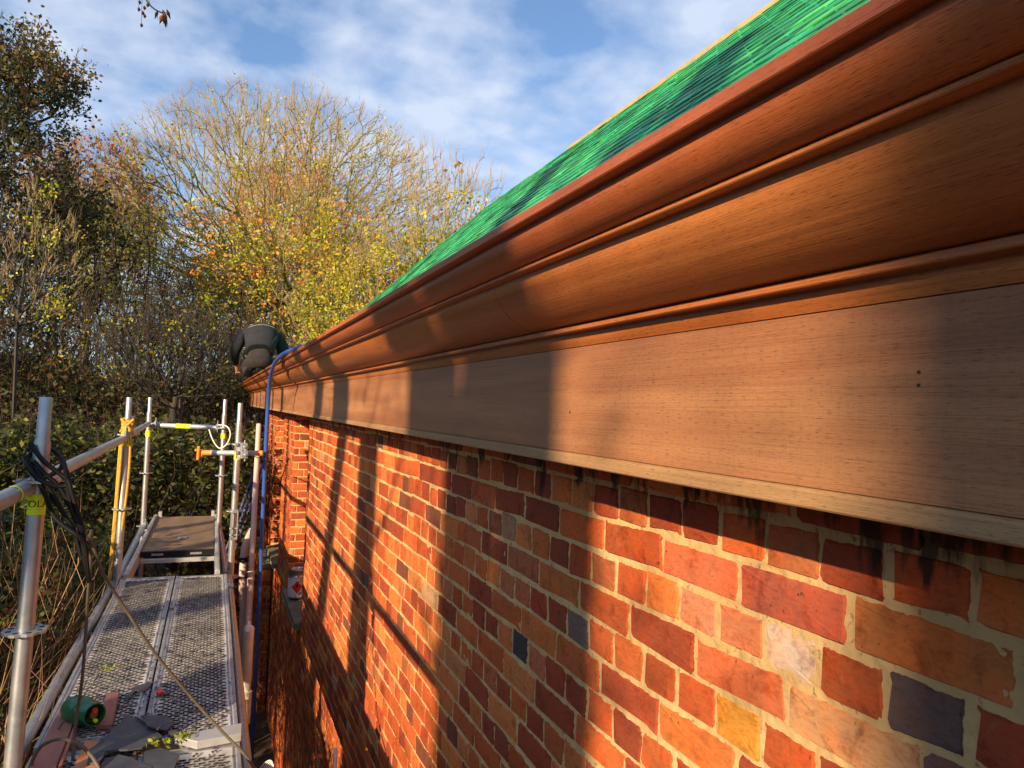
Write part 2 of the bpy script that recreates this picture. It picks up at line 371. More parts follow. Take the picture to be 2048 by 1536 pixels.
M['leaf'] = mat('leaves', (1, 1, 1), .55, 0, .3, tintattr=True, trans=.38)
M['litter'] = mat('leaf_litter_ground', (.075, .048, .025), .95, bump=1, bscale=12, var=.5, vscale=3)

# ------------------------------------------------------------------ ground
def ground():
    xs = np.concatenate([np.linspace(-400, -30, 14), np.linspace(-26, 26, 66), np.linspace(30, 400, 14)])
    ys = np.concatenate([np.linspace(-400, -30, 12), np.linspace(-26, 60, 90), np.linspace(66, 500, 18)])
    X, Y = np.meshgrid(xs, ys)
    Z = -4.0 + .10 * np.sin(X * .9 + 1) * np.cos(Y * .7) + .05 * np.sin(X * 2.3) * np.sin(Y * 1.9)
    Z += 1.1 / (1 + np.exp(-(Y - 19) * .6)) + np.where(np.abs(X) + np.abs(Y) > 120, 1, 0) * .5
    V = np.stack([X.ravel(), Y.ravel(), Z.ravel()], 1); nx = len(xs); ny = len(ys)
    i, j = np.meshgrid(np.arange(nx - 1), np.arange(ny - 1)); a = (j * nx + i).ravel()
    q = np.stack([a, a + 1, a + nx + 1, a + nx], 1)
    o = npmesh('ground', V, quads=q, mat=M['litter'], smooth=True); tag(o, kind='structure')
ground()

# ------------------------------------------------------------------ brickwork
WALLX = .79
def brick_geo(w, h, r, npc=3, dome=.0015, jit=.0021, depth=.02):
    """front face in (u,v), n outwards; returns verts (u,v,n) and faces"""
    cr = min(h, w) * .5 * r.uniform(.08, .26)
    out = []
    for cx, cy, a0 in ((1, 1, 0), (-1, 1, 90), (-1, -1, 180), (1, -1, 270)):
        c1 = cr * r.uniform(.5, 1.3)
        for k in range(npc):
            a = R(a0 + 90 * k / (npc - 1))
            out.append((cx * (w / 2 - c1) + c1 * math.cos(a) + r.normal(0, jit), cy * (h / 2 - c1) + c1 * math.sin(a) + r.normal(0, jit)))
    n = len(out); tl = r.normal(0, .0012)
    V = []
    for u, v in out: V.append((u * 1.0, v * 1.0, -depth))
    for u, v in out: V.append((u, v, -.0045 + r.normal(0, .0005)))
    for u, v in out:
        L = math.hypot(u, v); V.append((u - .0030 * (1 if u > 0 else -1), v - .0030 * (1 if v > 0 else -1), r.normal(0, .0005)))
    V.append((r.normal(0, .01), r.normal(0, .005), dome + r.normal(0, .0006)))
    F = []
    for k in range(n):
        q = (k + 1) % n
        F.append((k, q, n + q, n + k)); F.append((n + k, n + q, 2 * n + q, 2 * n + k)); F.append((2 * n + k, 2 * n + q, 3 * n))
    return np.array(V), F

PAL = [((.50, .125, .034), 5), ((.43, .095, .028), 5), ((.58, .185, .048), 4), ((.34, .070, .028), 4), ((.60, .22, .065), 1.2), ((.30, .065, .028), 2), ((.44, .14, .055), 1.2), ((.19, .065, .035), 1.0), ((.48, .28, .15), .2), ((.10, .075, .06), .1)]
PALC = [p[0] for p in PAL]; PALP = np.array([p[1] for p in PAL], float); PALP /= PALP.sum()
def brick_col(r):
    c = np.array(PALC[r.choice(len(PALC), p=PALP)]) * r.uniform(.82, 1.15); return c

def to_world(V, O, U, Vv, Nn): return O + V[:, :1] * U + V[:, 1:2] * Vv + V[:, 2:3] * Nn

wall = thing('brick_wall', (WALLX, 3.3, -4.0), 'old red brick wall with pale mortar joints below the timber cornice', 'wall')
Uw = np.array([0, -1., 0]); Vw = np.array([0, 0, 1.]); Nw = np.array([-1., 0, 0])
SP, HP, CP = .2174, .1087, .075
Y0, Y1 = -.6, 6.60
bricks = []
for k in range(-3, 54):
    zc_ = -.263 - CP * k                      # course k: even = stretchers, odd = headers
    if zc_ < -4.0: continue
    even = (k % 2 == 0)
    if even:
        off = .938 if (k // 2) % 2 == 0 else .830
        p = SP
    else: off = .991; p = HP
    n0 = math.floor((Y0 - off) / p) - 1; yy = off + n0 * p
    while yy < Y1:
        a, b = max(yy, Y0), min(yy + p, Y1)
        if b - a > .05: bricks.append([(a + b) / 2, zc_, b - a])
        yy += p
def score(y, z):
    P = np.array([WALLX, y, z]); D = P @ fw
    if D < .15: return 0
    u = (P @ RT) / D * 1450 + 1024; v = 768 - (P @ UP) / D * 1450
    if u < -60 or u > 2120 or v < 0 or v > 1640: return 0
    if z > -.1045 + (.135) * .0: pass
    # top courses are hidden by the timber board
    if z / WALLX > -.135: return 0
    return 1 / D ** 3
for b in bricks: b.append(score(b[0], b[1]) * b[2])
order = sorted(range(len(bricks)), key=lambda i: -bricks[i][3]); single = set(order[:300])
protos = {}
def get_proto(kind, i):
    if (kind, i) not in protos:
        w = SP if kind == 'S' else HP
        V, F = brick_geo(w - .0095, CP - .0100, rng)
        P = to_world(V, np.zeros(3), Uw, Vw, Nw)
        me = bpy.data.meshes.new('brick'); me.from_pydata(P.tolist(), [], F); me.materials.append(M['brick'])
        ca = me.color_attributes.new('tint', 'FLOAT_COLOR', 'POINT'); ca.data.foreach_set('color', np.ones(len(P) * 4))
        protos[(kind, i)] = me
    return protos[(kind, i)]
special = {(.98, -.487): (.62, .27, .04), (.83, -.34): (.60, .46, .38), (.61, -.34): (.13, .09, .085), (.56, -.413): (.20, .10, .09), (.83, -.263): (.40, .10, .06), (.66, -.338): (.22, .075, .065), (.62, -.263): (.50, .17, .05), (.72, -.413): (.58, .30, .14), (.94, -.413): (.55, .15, .06), (1.04, -.263): (.54, .15, .07), (1.805, -.643): (.055, .055, .055), (1.47, -.488): (.17, .13, .11), (.93, -.338): (.56, .19, .09), (1.05, -.338): (.54, .22, .12)}
def spcol(y, z, w):
    for (a, b), c in special.items():
        if abs(y - a) < w * .5 and abs(z - b) < .034: return np.array(c)
    return None
mb = MB()
for i, (y, z, w, sc) in enumerate(bricks):
    if z > .1: continue
    c = spcol(y, z, w)
    if c is None: c = brick_col(rng)
    O = np.array([WALLX - .0016 + rng.normal(0, .0008), y + rng.normal(0, .0012), z + rng.normal(0, .0013) + .002 * math.sin(y * 7)])
    full = abs(w - SP) < .002 or abs(w - HP) < .002
    if i in single and full:
        me = get_proto('S' if w > .15 else 'H', int(rng.integers(0, 12)))
        o = bpy.data.objects.new('brick', me); COL.objects.link(o); o.parent = wall; o.location = Vector(O) - wpos(wall)
        o.rotation_euler = (rng.normal(0, .008), rng.normal(0, .006), rng.normal(0, .006)); o.color = (*c, 1)
    elif sc > 0 or z < 0:
        if sc == 0 and (y > .45 or y < -.3): 
            pass
        V, F = brick_geo(w - .0095, CP - .0100, rng, npc=2 if y > 3.2 else 3)
        mb.add(to_world(V, O, Uw, Vw, Nw), F, c)
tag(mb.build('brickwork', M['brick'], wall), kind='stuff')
# mortar bed: rough sheet, fine near the camera
def mortar_sheet(y0, y1, z0, z1, st, x, amp, parent):
    ys = np.arange(y0, y1 + st, st); zs = np.arange(z0, z1 + st, st); ny = len(ys); nz = len(zs)
    Yg, Zg = np.meshgrid(ys, zs); n = rng.normal(0, 1, Yg.shape)
    def blur(a, k):
        for _ in range(k): a = (a + np.roll(a, 1, 0) + np.roll(a, -1, 0) + np.roll(a, 1, 1) + np.roll(a, -1, 1)) / 5
        return a
    h = blur(n, 1); h = h / h.std() * .75 + (lambda q: q / q.std())(blur(rng.normal(0, 1, Yg.shape), 5)) * .5
    Xg = x - amp * np.clip(h, -3, 1.5)
    V = np.stack([Xg.ravel(), Yg.ravel(), Zg.ravel()], 1)
    i, j = np.meshgrid(np.arange(ny - 1), np.arange(nz - 1)); a = (j * ny + i).ravel()
    q = np.stack([a, a + ny, a + ny + 1, a + 1], 1)
    return npmesh('mortar', V, quads=q, mat=M['mortar'], parent=parent, smooth=True)
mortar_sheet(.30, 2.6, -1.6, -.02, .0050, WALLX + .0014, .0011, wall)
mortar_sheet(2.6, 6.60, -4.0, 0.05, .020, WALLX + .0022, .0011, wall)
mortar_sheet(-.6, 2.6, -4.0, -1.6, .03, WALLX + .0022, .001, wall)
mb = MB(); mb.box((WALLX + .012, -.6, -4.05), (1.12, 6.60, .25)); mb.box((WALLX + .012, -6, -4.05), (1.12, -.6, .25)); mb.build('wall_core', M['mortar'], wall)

def brick_face(name, parent, O, U, width, z0, z1, Nn, cp=CP, ind=False, sh=(.6, 1.05)):
    """bricks on a vertical face starting at O (x,y), running along U"""
    mb = MB(); U = np.array(U, float); Nn = np.array(Nn, float); k = 0; z = z1 - cp / 2
    lst = []
    while z > z0 + cp * .4:
        p = SP if k % 2 == 0 else HP; s = -(0 if k % 4 == 0 else HP) if k % 2 == 0 else -HP * .5
        while s < width - .02:
            a, b = max(s, 0), min(s + p, width)
            if b - a > .03:
                V, F = brick_geo(b - a - .012, cp - .012, rng, npc=2)
                P = np.array([O[0], O[1], z]) + U * ((a + b) / 2)
                mb.add(to_world(V, P, U, Vw, Nn), F, brick_col(rng))
            s += p
        z -= cp; k += 1
    return tag(mb.build(name, M['brick'], parent), kind='stuff')

# piers and recesses beyond the first bay
far = thing('brick_pier_wall', (WALLX, 9.0, -4.0), 'far end of the brick wall with two tall recesses between narrow piers', 'wall')
RB = .98
mb = MB()
mb.box((RB + .012, 6.61, -4), (1.12, 7.90, .25)); mb.box((WALLX + .012, 7.90, -4), (1.12, 9.10, .25))
mb.box((RB + .012, 9.11, -4), (1.12, 10.28, .25)); mb.box((WALLX + .012, 10.29, -4), (1.12, 11.6, .25)); mb.box((WALLX + .012, 6.605, -4), (1.10, 7.90, -1.96)); mb.box((WALLX + .012, 9.10, -4), (1.10, 10.28, -1.96))
mb.build('wall_core', M['mortar'], far)
brick_face('pier_bricks', far, (WALLX, 9.10), (0, -1, 0), 1.20, -4, .05, (-1, 0, 0))
brick_face('pier_bricks', far, (WALLX, 11.60), (0, -1, 0), 1.31, -4, .05, (-1, 0, 0))
brick_face('reveal_bricks', far, (WALLX + .004, 7.894), (1, 0, 0), .19, -1.93, .05, (0, -1, 0))
brick_face('reveal_bricks', far, (WALLX + .004, 10.284), (1, 0, 0), .19, -1.93, .05, (0, -1, 0))
brick_face('recess_bricks', far, (RB, 7.89), (0, -1, 0), 1.28, -1.96, .05, (-1, 0, 0))
brick_face('recess_bricks', far, (RB, 10.27), (0, -1, 0), 1.16, -1.96, .05, (-1, 0, 0))
brick_face('lower_bricks', far, (WALLX, 7.88), (0, -1, 0), 1.27, -4, -1.99, (-1, 0, 0))
brick_face('lower_bricks', far, (WALLX, 10.26), (0, -1, 0), 1.15, -4, -1.99, (-1, 0, 0))
for a, b in ((6.62, 7.885), (9.115, 10.27)):
    mb = MB(); mb.add([(.74, a, -1.99), (.74, b, -1.99), (.74, b, -1.93), (.74, a, -1.93), (RB, a, -1.99), (RB, b, -1.99), (RB, b, -1.90), (RB, a, -1.90)],
        [(0, 1, 2, 3)[::-1], (3, 2, 6, 7)[::-1], (0, 3, 7, 4)[::-1], (1, 5, 6, 2)[::-1], (4, 5, 1, 0)], (1, 1, 1))
    mb.build('sill', M['stone'], far, bevel=.006)
# lower lean-to
def block(x, y0, y1, top, label):
    low = thing('low_brick_block', (x + .06, y0 + .1, -4.0), label, 'wall', 'low brick projections at the wall foot')
    mb = MB(); mb.box((x + .012, y0 + .012, -4), (WALLX - .02, y1, top)); mb.build('block_core', M['mortar'], low)
    brick_face('front_bricks', low, (x + .004, y0), (1, 0, 0), WALLX - x - .01, -4, top, (0, -1, 0))
    brick_face('side_bricks', low, (x, y1 - .05), (0, -1, 0), y1 - y0 - .055, -4, top, (-1, 0, 0))
    mb = MB(); mb.box((x - .02, y0 - .03, top), (WALLX - .004, y1 + .05, top + .05)); mb.build('cap', M['stone'], low, bevel=.01)
block(.675, 9.75, 11.75, -2.12, 'narrow brick projection at the wall foot below the far recess')
block(.42, 11.8, 15.5, -2.0, 'wider low brick projection farther back behind the pipes')
# ------------------------------------------------------------------ timber cornice
YE, YS = 14.0, -3.0
corn = thing('timber_cornice', (.65, 5, -.1), 'long new reddish hardwood box gutter cornice with moulded profile above the brick wall', 'cornice')
def extrude(prof, cuts, name, mat_, seed=0, endmitre=True, ang=30):
    """prof: list of (x,z) open outline, closed to back; sections between cuts"""
    for a, b in zip(cuts[:-1], cuts[1:]):
        n = len(prof); V = []; F = []
        g = .0009
        ys = [a + g] + list(np.linspace(a, b, 5)[1:-1]) + [b - g]
        for y in ys: V += [(x, y, z) for x, z in prof]
        m_ = len(ys)
        for s in range(m_ - 1):
            for i in range(n):
                j = (i + 1) % n
                F.append((s * n + i, (s + 1) * n + i, (s + 1) * n + j, s * n + j))
        F.append(tuple(range(n))); F.append(tuple((m_ - 1) * n + i for i in range(n))[::-1])
        me_o = mkobj(name, V, F, None, mat_, corn, smooth=False)
        nrm = me_o.data
        import bmesh as _b
        bm = _b.new(); bm.from_mesh(nrm); _b.ops.recalc_face_normals(bm, faces=bm.faces); bm.to_mesh(nrm); bm.free(); nrm.polygons.foreach_set('use_smooth', [True] * len(nrm.polygons)); nrm.set_sharp_from_angle(angle=R(ang))
def arc(p0, p1, bulge, n=9):
    p0 = np.array(p0, float); p1 = np.array(p1, float); d = p1 - p0; nn = np.array([-d[1], d[0]])
    return [tuple(p0 + d * t + nn * bulge * 4 * t * (1 - t)) for t in np.linspace(0, 1, n)]
# crown: fascia fillet + cyma
crown = [(.60, .302), (.4215, .302), (.420, .3005), (.420, .2880), (.4215, .2865), (.4375, .2862)]
def cyma(p0, p1, n=16, amp=.22):
    p0 = np.array(p0); p1 = np.array(p1); d = p1 - p0; nn = np.array([-d[1], d[0]])
    return [tuple(p0 + d * t + nn * amp * math.sin(2 * math.pi * t)) for t in np.linspace(0, 1, n)]
def bez(p0, c0, c1, p1, n=14):
    p0, c0, c1, p1 = [np.array(p, float) for p in (p0, c0, c1, p1)]
    return [tuple((1 - t) ** 3 * p0 + 3 * t * (1 - t) ** 2 * c0 + 3 * t * t * (1 - t) * c1 + t ** 3 * p1) for t in np.linspace(0, 1, n)]
crown += bez((.4380, .2855), (.4340, .266), (.452, .2445), (.4740, .2430), 18)
crown += [(.60, .2430)]
extrude(crown, [YS, .2, 4.9, 9.7, YE], 'crown_moulding', M['wood_crown'], ang=24)
cove = [(.62, .2425), (.4735, .2425), (.4720, .2412), (.4720, .2372), (.4732, .2360), (.4890, .2357)]
cove += bez((.4893, .2345), (.4905, .205), (.530, .160), (.5780, .1520), 26)
cove += [(.60, .1515)]
extrude(cove, [YS, 1.3, 3.8, 4.84, 10.4, YE - .06], 'cove_moulding', M['wood_red'], ang=24)
bead = [(.605, .1510), (.5748, .1510), (.5730, .1495), (.5730, .1428), (.5745, .1414), (.5910, .1410)]
bead += bez((.5915, .1400), (.5905, .133), (.595, .125), (.5985, .1175), 8) + [(.605, .1168)]
extrude(bead, [YS, 3.2, 8.1, YE - .1], 'bed_moulding', M['wood_red'], ang=24)
fr = [(.600, .1163), (.600, -.0722), (.620, -.0722), (.620, .1163)]
extrude(fr, [YS, 6.56, 10.6, YE - .1], 'frieze_board', M['wood_board'])
lip = [(.603, -.0727), (.5975, -.0755), (.5945, -.0785), (.5945, -.0928), (.5965, -.0950), (.789, -.0950), (.789, -.0727)]
extrude(lip, [YS, 5.2, YE - .1], 'drip_moulding', M['wood_lip'])
mb = MB(); mb.box((.622, YS, -.072), (.788, YE - .12, .24)); mb.box((.61, YS, .243), (.95, YE - .05, .2985)); mb.build('gutter_box', M['roofboard'], corn)
mb = MB(); mb.box((.601, YS, .2985), (.93, YE - .05, .3015)); mb.build('gutter_lining', M['zinc'], corn)
mb = MB()
for y, z, x in ((.475, .048, .5995), (.475, .036, .5995), (1.9, .03, .5995), (2.6, -.05, .5995), (3.3, .06, .5995), (1.18, .0, .5995), (5.0, .05, .5995)):
    mb.tube([(x, y, z), (x - .0012, y, z)], .0015, 8)
mb.build('nail_head', M['bark_dark'], corn)

# ------------------------------------------------------------------ slate roof
roof = thing('slate_roof', (2.0, 4.0, .35), 'steep roof of overlapping green slates rising behind the cornice', 'roof')
RX0, RZ0, RX1, RZ1 = .86, .31, 3.16, 2.61
def hipY(x): # far end of slated area
    t = (x - RX0) / (RX1 - RX0); return 11.2 - 2.6 * t ** 1.7
mb = MB(); th = .02
Vd = []; 
for t in np.linspace(0, 1, 9):
    x = RX0 + (RX1 - RX0) * t; z = RZ0 + (RZ1 - RZ0) * t - .03
    Vd += [(x, -4, z), (x, hipY(x) - .05, z), (x + .05, hipY(x) - .05, z - .05), (x + .05, -4, z - .05)]
F = []
for i in range(8):
    for j in range(4):
        F.append((i * 4 + j, i * 4 + (j + 1) % 4, i * 4 + 4 + (j + 1) % 4, i * 4 + 4 + j))
F += [(0, 1, 2, 3)[::-1], (32, 33, 34, 35)]
mb.add(Vd, F); mb.build('roof_deck', M['roofboard'], roof)
# back slope / hip so that the roof is a closed body
mb = MB(); pts = []
for t in np.linspace(0, 1, 7):
    x = RX0 + (RX1 - RX0) * t; pts.append((x, hipY(x) - .06, RZ0 + (RZ1 - RZ0) * t - .04))
Vh = []; Fh = []
for i, p in enumerate(pts): Vh += [p, (2 * RX1 - p[0], p[1], p[2])]
for i in range(6): Fh.append((2 * i, 2 * i + 1, 2 * i + 3, 2 * i + 2))
mb.add(Vh, Fh); mb.add([(RX1, -4, RZ1 - .04), (RX1, hipY(RX1) - .06, RZ1 - .04), (2 * RX1 - RX0, 11.1, RZ0), (2 * RX1 - RX0, -4, RZ0)], [(0, 1, 2, 3)]); mb.build('hip_deck', M['roofboard'], roof)
sl = math.sqrt(.5); Us = np.array([0, -1., 0]); Vs = np.array([sl, 0, sl]); Ns = np.array([-sl, 0, sl])
EXP = .118; SL = []
rl = (RX1 - RX0) / sl; k = 0
while k * EXP < rl - .05:
    s = k * EXP; x = RX0 + s * sl
    y = -3.6 + (.11 if k % 2 else 0); hy = hipY(x) + rng.uniform(-.1, .12)
    while y < hy:
        SL.append((s, y + .11, k)); y += .222
    k += 1
def sscore(s, y):
    x = RX0 + s * sl; P = np.array([x, y, RZ0 + s * sl]); D = P @ fw
    if D < .2 or P[2] / P[0] < .716: return 0
    u = (P @ RT) / D * 1450 + 1024; v = 768 - (P @ UP) / D * 1450
    if u > 1900 or v < -120: return 0
    return 1 / D ** 2
ss = [sscore(s, y) for s, y, k in SL]; od = sorted(range(len(SL)), key=lambda i: -ss[i]); sing = set(i for i in od[:300] if ss[i] > 0)
def slate_geo(r):
    w = .105 * r.uniform(.97, 1.0); b = [(-w, -.001 * r.uniform(0, 6)), (-w * .3, -.003 * r.uniform(0, 2)), (w * .4, .002 * r.uniform(-1, 1)), (w, -.001 * r.uniform(0, 6)), (w, .19), (-w, .19)]
    V = [(u, v, 0.0 + (.0 if v > .1 else .011)) for u, v in b] + [(u, v, -.0075 + (.0 if v > .1 else .011)) for u, v in b]
    n = 6; F = [tuple(range(n)), tuple(range(n, 2 * n))[::-1]] + [(i, n + i, n + (i + 1) % n, (i + 1) % n) for i in range(n)]
    return np.array(V), F
sprot = []
for i in range(10):
    V, F = slate_geo(rng); me = bpy.data.meshes.new('slate'); me.from_pydata(to_world(V, np.zeros(3), Us, Vs, Ns).tolist(), [], F); me.materials.append(M['green_slate'])
    ca = me.color_attributes.new('tint', 'FLOAT_COLOR', 'POINT'); ca.data.foreach_set('color', np.ones(len(V) * 4)); sprot.append(me)
mb = MB()
def slate_col(r):
    b = r.choice([.45, .8, 1.0, 1.3, 1.6], p=[.14, .2, .3, .24, .12]); c = np.array([1, 1, 1.]) * b
    if r.random() < .22: c = c * np.array([1.9, 1.15, .8])
    if r.random() < .12: c = c * np.array([.7, .85, 1.05])
    return c
for i, (s, y, k) in enumerate(SL):
    x = RX0 + s * sl; z = RZ0 + s * sl; c = slate_col(rng)
    O = np.array([x, y + rng.normal(0, .004), z]) + Ns * (.004 + rng.normal(0, .0012))
    if i in sing:
        o = bpy.data.objects.new('slate', sprot[int(rng.integers(0, 10))]); COL.objects.link(o); o.parent = roof; o.location = Vector(O) - wpos(roof); o.color = (*c, 1)
        o.rotation_euler = (0, rng.normal(0, .006), rng.normal(0, .012))
    else:
        V, F = slate_geo(rng); mb.add(to_world(V, O, Us, Vs, Ns), F, c)
tag(mb.build('slate_courses', M['green_slate'], roof), kind='stuff')
mb = MB(); mb.box((RX1 - .03, -4, RZ1 - .03), (RX1 + .03, 6.4, RZ1 + .02)); mb.build('ridge_batten', M['batten'], roof, bevel=.004)
# black underfelt peeping out under the lowest visible slates
mb = MB()
for y in (4.2, 4.6, 5.1, 5.5):
    w = rng.uniform(.05, .12); mb.add([(.47, y - w, .3035), (.50, y + w, .3035), (.52, y, .342 + rng.uniform(0, .02)), (.56, y + .02, .3035)], [(0, 1, 2), (0, 2, 3), (1, 3, 2), (0, 3, 1)])
mb.build('underfelt', M['felt'], roof)

# ------------------------------------------------------------------ scaffold
scaf = thing('scaffold_frame', (-.2, 5.5, -4.0), 'galvanised tube scaffold with guard rail standing beside the wall', 'scaffold')
def text_on_tube(txt, cxy, zc_, r, size, ang_c, parent, mat_):
    cu = bpy.data.curves.new('t', 'FONT'); cu.body = txt; cu.size = size; cu.align_x = 'CENTER'; cu.align_y = 'CENTER'; cu.extrude = .0001
    ob = bpy.data.objects.new('t', cu); COL.objects.link(ob); dg = bpy.context.evaluated_depsgraph_get(); me = bpy.data.meshes.new_from_object(ob.evaluated_get(dg))
    COL.objects.unlink(ob); bpy.data.objects.remove(ob)
    V = [v.co.copy() for v in me.vertices]; F = [tuple(p.vertices) for p in me.polygons]; bpy.data.meshes.remove(me)
    W_ = []
    for v in V:
        a = ang_c + v.x / r; rr = r + .0008 + v.z
        W_.append((cxy[0] + rr * math.cos(a), cxy[1] + rr * math.sin(a), zc_ + v.y))
    return W_, F
def standard(x, y, top, bot, roset, tapes, lean=(0, 0), neck=.15, label=None):
    def P(z): return (x + lean[0] * (z - top), y + lean[1] * (z - top), z)
    mb = MB()
    zs = [bot, top - neck - .02, top - neck, top - neck + .012, top - .003, top]
    mb.tube([P(z) for z in zs[:2]] + [P(zs[2]), P(zs[3]), P(zs[4]), P(zs[5])], [.0242, .0242, .0225, .0192, .0192, .0175], 20, cap=False)
    mb.tube([P(top - .04), P(top - .001)], [.0172, .0172], 20, cap=True)
    pole = mb.build('standard', M['galv'], scaf, smooth=True)
    pw = wpos(pole)
    for z in roset:
        c = P(z); m2 = MB(); n = 24; V = []; F = []
        for zz in (-.004, .004):
            for k in range(n):
                a = 2 * math.pi * k / n; rr = .062 - (.007 if k % 3 == 0 else 0)
                V.append((c[0] + rr * math.cos(a), c[1] + rr * math.sin(a), z + zz))
        m2.add(V, [tuple(range(n))[::-1], tuple(range(n, 2 * n))] + [(k, (k + 1) % n, n + (k + 1) % n, n + k) for k in range(n)])
        o = m2.build('rosette', M['galv'], None, loc=c); o.parent = pole; o.location = Vector(c) - pw
        m3_ = MB()
        for k in range(8):
            a = 2 * math.pi * (k + .5) / 8; px, py = c[0] + .044 * math.cos(a), c[1] + .044 * math.sin(a)
            m3_.tube([(px, py, z - .0045), (px, py, z + .0046)], .0085, 8)
        o = m3_.build('rosette_hole', M['hole'], None, loc=c); o.parent = pole; o.location = Vector(c) - pw
    for z, h in tapes:
        m2 = MB(); m2.tube([P(z - h / 2), P(z + h / 2)], .0249, 24, cap=False); o = m2.build('label_band', M['yellow_tape'], None, smooth=True, loc=P(z)); o.parent = pole; o.location = Vector(P(z)) - pw
    if label:
        z, h, ac = label; c = P(z)
        V, F = text_on_tube('OLA', c, z + .004, .0249, .030, ac + .25, pole, M['ink'])
        m2 = MB(); m2.add(V, F)
        def arcbar(z0, z1, a0, a1):
            A = np.linspace(a0, a1, 8); VV = []
            for a in A: VV += [(c[0] + .0259 * math.cos(a), c[1] + .0259 * math.sin(a), z0), (c[0] + .0259 * math.cos(a), c[1] + .0259 * math.sin(a), z1)]
            m2.add(VV, [(2 * i, 2 * i + 2, 2 * i + 3, 2 * i + 1) for i in range(7)])
        arcbar(z - .0135, z - .0115, ac - .75, ac - .1); arcbar(z - .0135, z - .0115, ac - 1.25, ac - .9)
        arcbar(z - .021, z - .019, ac - .5, ac + .3)
        # arrow-like mark: two bars and a hook
        arcbar(z + .012, z + .0155, ac - 1.2, ac - .95); arcbar(z - .008, z + .014, ac - .98, ac - .92); arcbar(z - .008, z + .006, ac - 1.22, ac - 1.17)
        o = m2.build('label_print', M['ink'], None, loc=c); o.parent = pole; o.location = Vector(c) - pw
    return pole
# camera-facing angle for the labels
standard(-.490, 2.680, -.012, -4.0, (-.272, -.722, -1.27), ((-.345, .062),), lean=(.012, .09), neck=.14, label=(-.345, .06, R(-82)))
standard(-.537, 5.60, -.006, -4.0, (-.26, -.76, -1.27), ((-.315, .05),), lean=(.008, .05), label=(-.315, .05, R(-84)))
standard(-.586, 8.04, .000, -4.0, (-.27, -.75, -1.27), ((-.36, .06),), lean=(.004, 0))
standard(.105, 7.78, .005, -4.0, (-.28, -.75, -1.27), ((-.36, .05),), lean=(.004, 0))
standard(.192, 6.03, -.020, -4.0, (-.855, -1.36), ((-.43, .06),), lean=(.010, 0), neck=.16)
def stube(name, a, b, r=.0242, m='galv', k=18, parent=None):
    mb = MB(); mb.tube([a, b], r, k); return mb.build(name, M[m], parent or scaf, smooth=True)
stube('guard_rail', (-.515, .6, -.300), (-.520, 2.64, -.292)); stube('guard_rail', (-.522, 2.72, -.292), (-.552, 5.58, -.285)); stube('guard_rail', (-.556, 5.64, -.285), (-.588, 7.98, -.262))
stube('guard_rail', (-.56, 8.04, -.275), (.08, 7.79, -.280), m='alu')
stube('ledger', (-.585, 1.0, -1.262), (-.570, 5.55, -1.262)); stube('ledger', (.168, .9, -1.325), (.166, 5.95, -1.345)); stube('ledger', (-.560, 5.62, -1.262), (-.585, 8.0, -1.262), m='alu'); stube('ledger', (.150, 5.98, -1.33), (.108, 7.78, -1.262))
stube('ledger', (-.57, 5.56, -1.32), (.19, 5.53, -1.32)); stube('ledger', (-.58, 8.05, -1.32), (.11, 7.80, -1.32))
for y, x, r in ((2.45, -.519, .0262), (5.40, -.550, .0250)):
    mb = MB(); mb.tube([(x, y, -.2925), (x, y + .012, -.2925)], r * 1.01, 20, cap=False); mb.build('rail_tape', M['yellow_tape'], scaf, smooth=True)
mb = MB(); mb.tube([(-.583, 2.92, -1.262), (-.583, 2.94, -1.262)], .0252, 20, cap=False); mb.build('rail_tape', M['yellow_tape'], scaf, smooth=True)
mb = MB(); mb.tube([(-.335, 7.952, -.277), (-.20, 7.899, -.278)], .0250, 20, cap=False); mb.build('rail_tape', M['yellow_tape'], scaf, smooth=True)
def wedge(x, y, z, sx=1):
    mb = MB(); mb.box((x - .014, y - .03, z - .03), (x + .014, y + .01, z + .028)); mb.box((x - .004, y - .05, z - .052), (x + .004, y - .02, z + .062)); mb.box((x - .02, y - .012, z - .012), (x + .02, y + .0, z + .012))
    mb.build('wedge_head', M['galv'], scaf, bevel=.002)
for x, y, z in ((-.52, 8.00, -.26), (.045, 7.80, -.27), (-.535, 5.52, -.262), (.10, 7.70, -1.25), (-.56, 7.95, -1.25)): wedge(x, y, z)
# swivel couplers and drop-in fork on the inner standard
def coupler(x, y, z, name='coupler'):
    mb = MB(); mb.tube([(x, y, z - .032), (x, y, z + .032)], .031, 14); mb.box((x + .01, y - .05, z - .028), (x + .055, y - .012, z + .028)); mb.tube([(x + .035, y - .035, z - .05), (x + .035, y - .035, z + .05)], .007, 8)
    mb.tube([(x + .035, y - .075, z), (x + .035, y - .02, z)], .011, 6); mb.box((x - .035, y - .045, z + .006), (x - .012, y - .02, z + .03))
    mb.build(name, M['galv'], scaf, bevel=.002)
coupler(.20, 5.98, -.355); coupler(.205, 5.97, -.415)
mb = MB(); mb.box((.165, 5.93, -1.06), (.173, 5.99, -.84)); mb.box((.205, 5.93, -1.06), (.213, 5.99, -.84)); mb.box((.165, 5.935, -1.065), (.213, 5.98, -1.045)); mb.tube([(.155, 5.955, -.98), (.225, 5.955, -.98)], .008, 8); mb.tube([(.155, 5.955, -1.03), (.225, 5.955, -1.03)], .008, 8); mb.box((.17, 5.93, -.86), (.208, 5.985, -.835))
mb.build('bracket', M['galv'], scaf, bevel=.002)

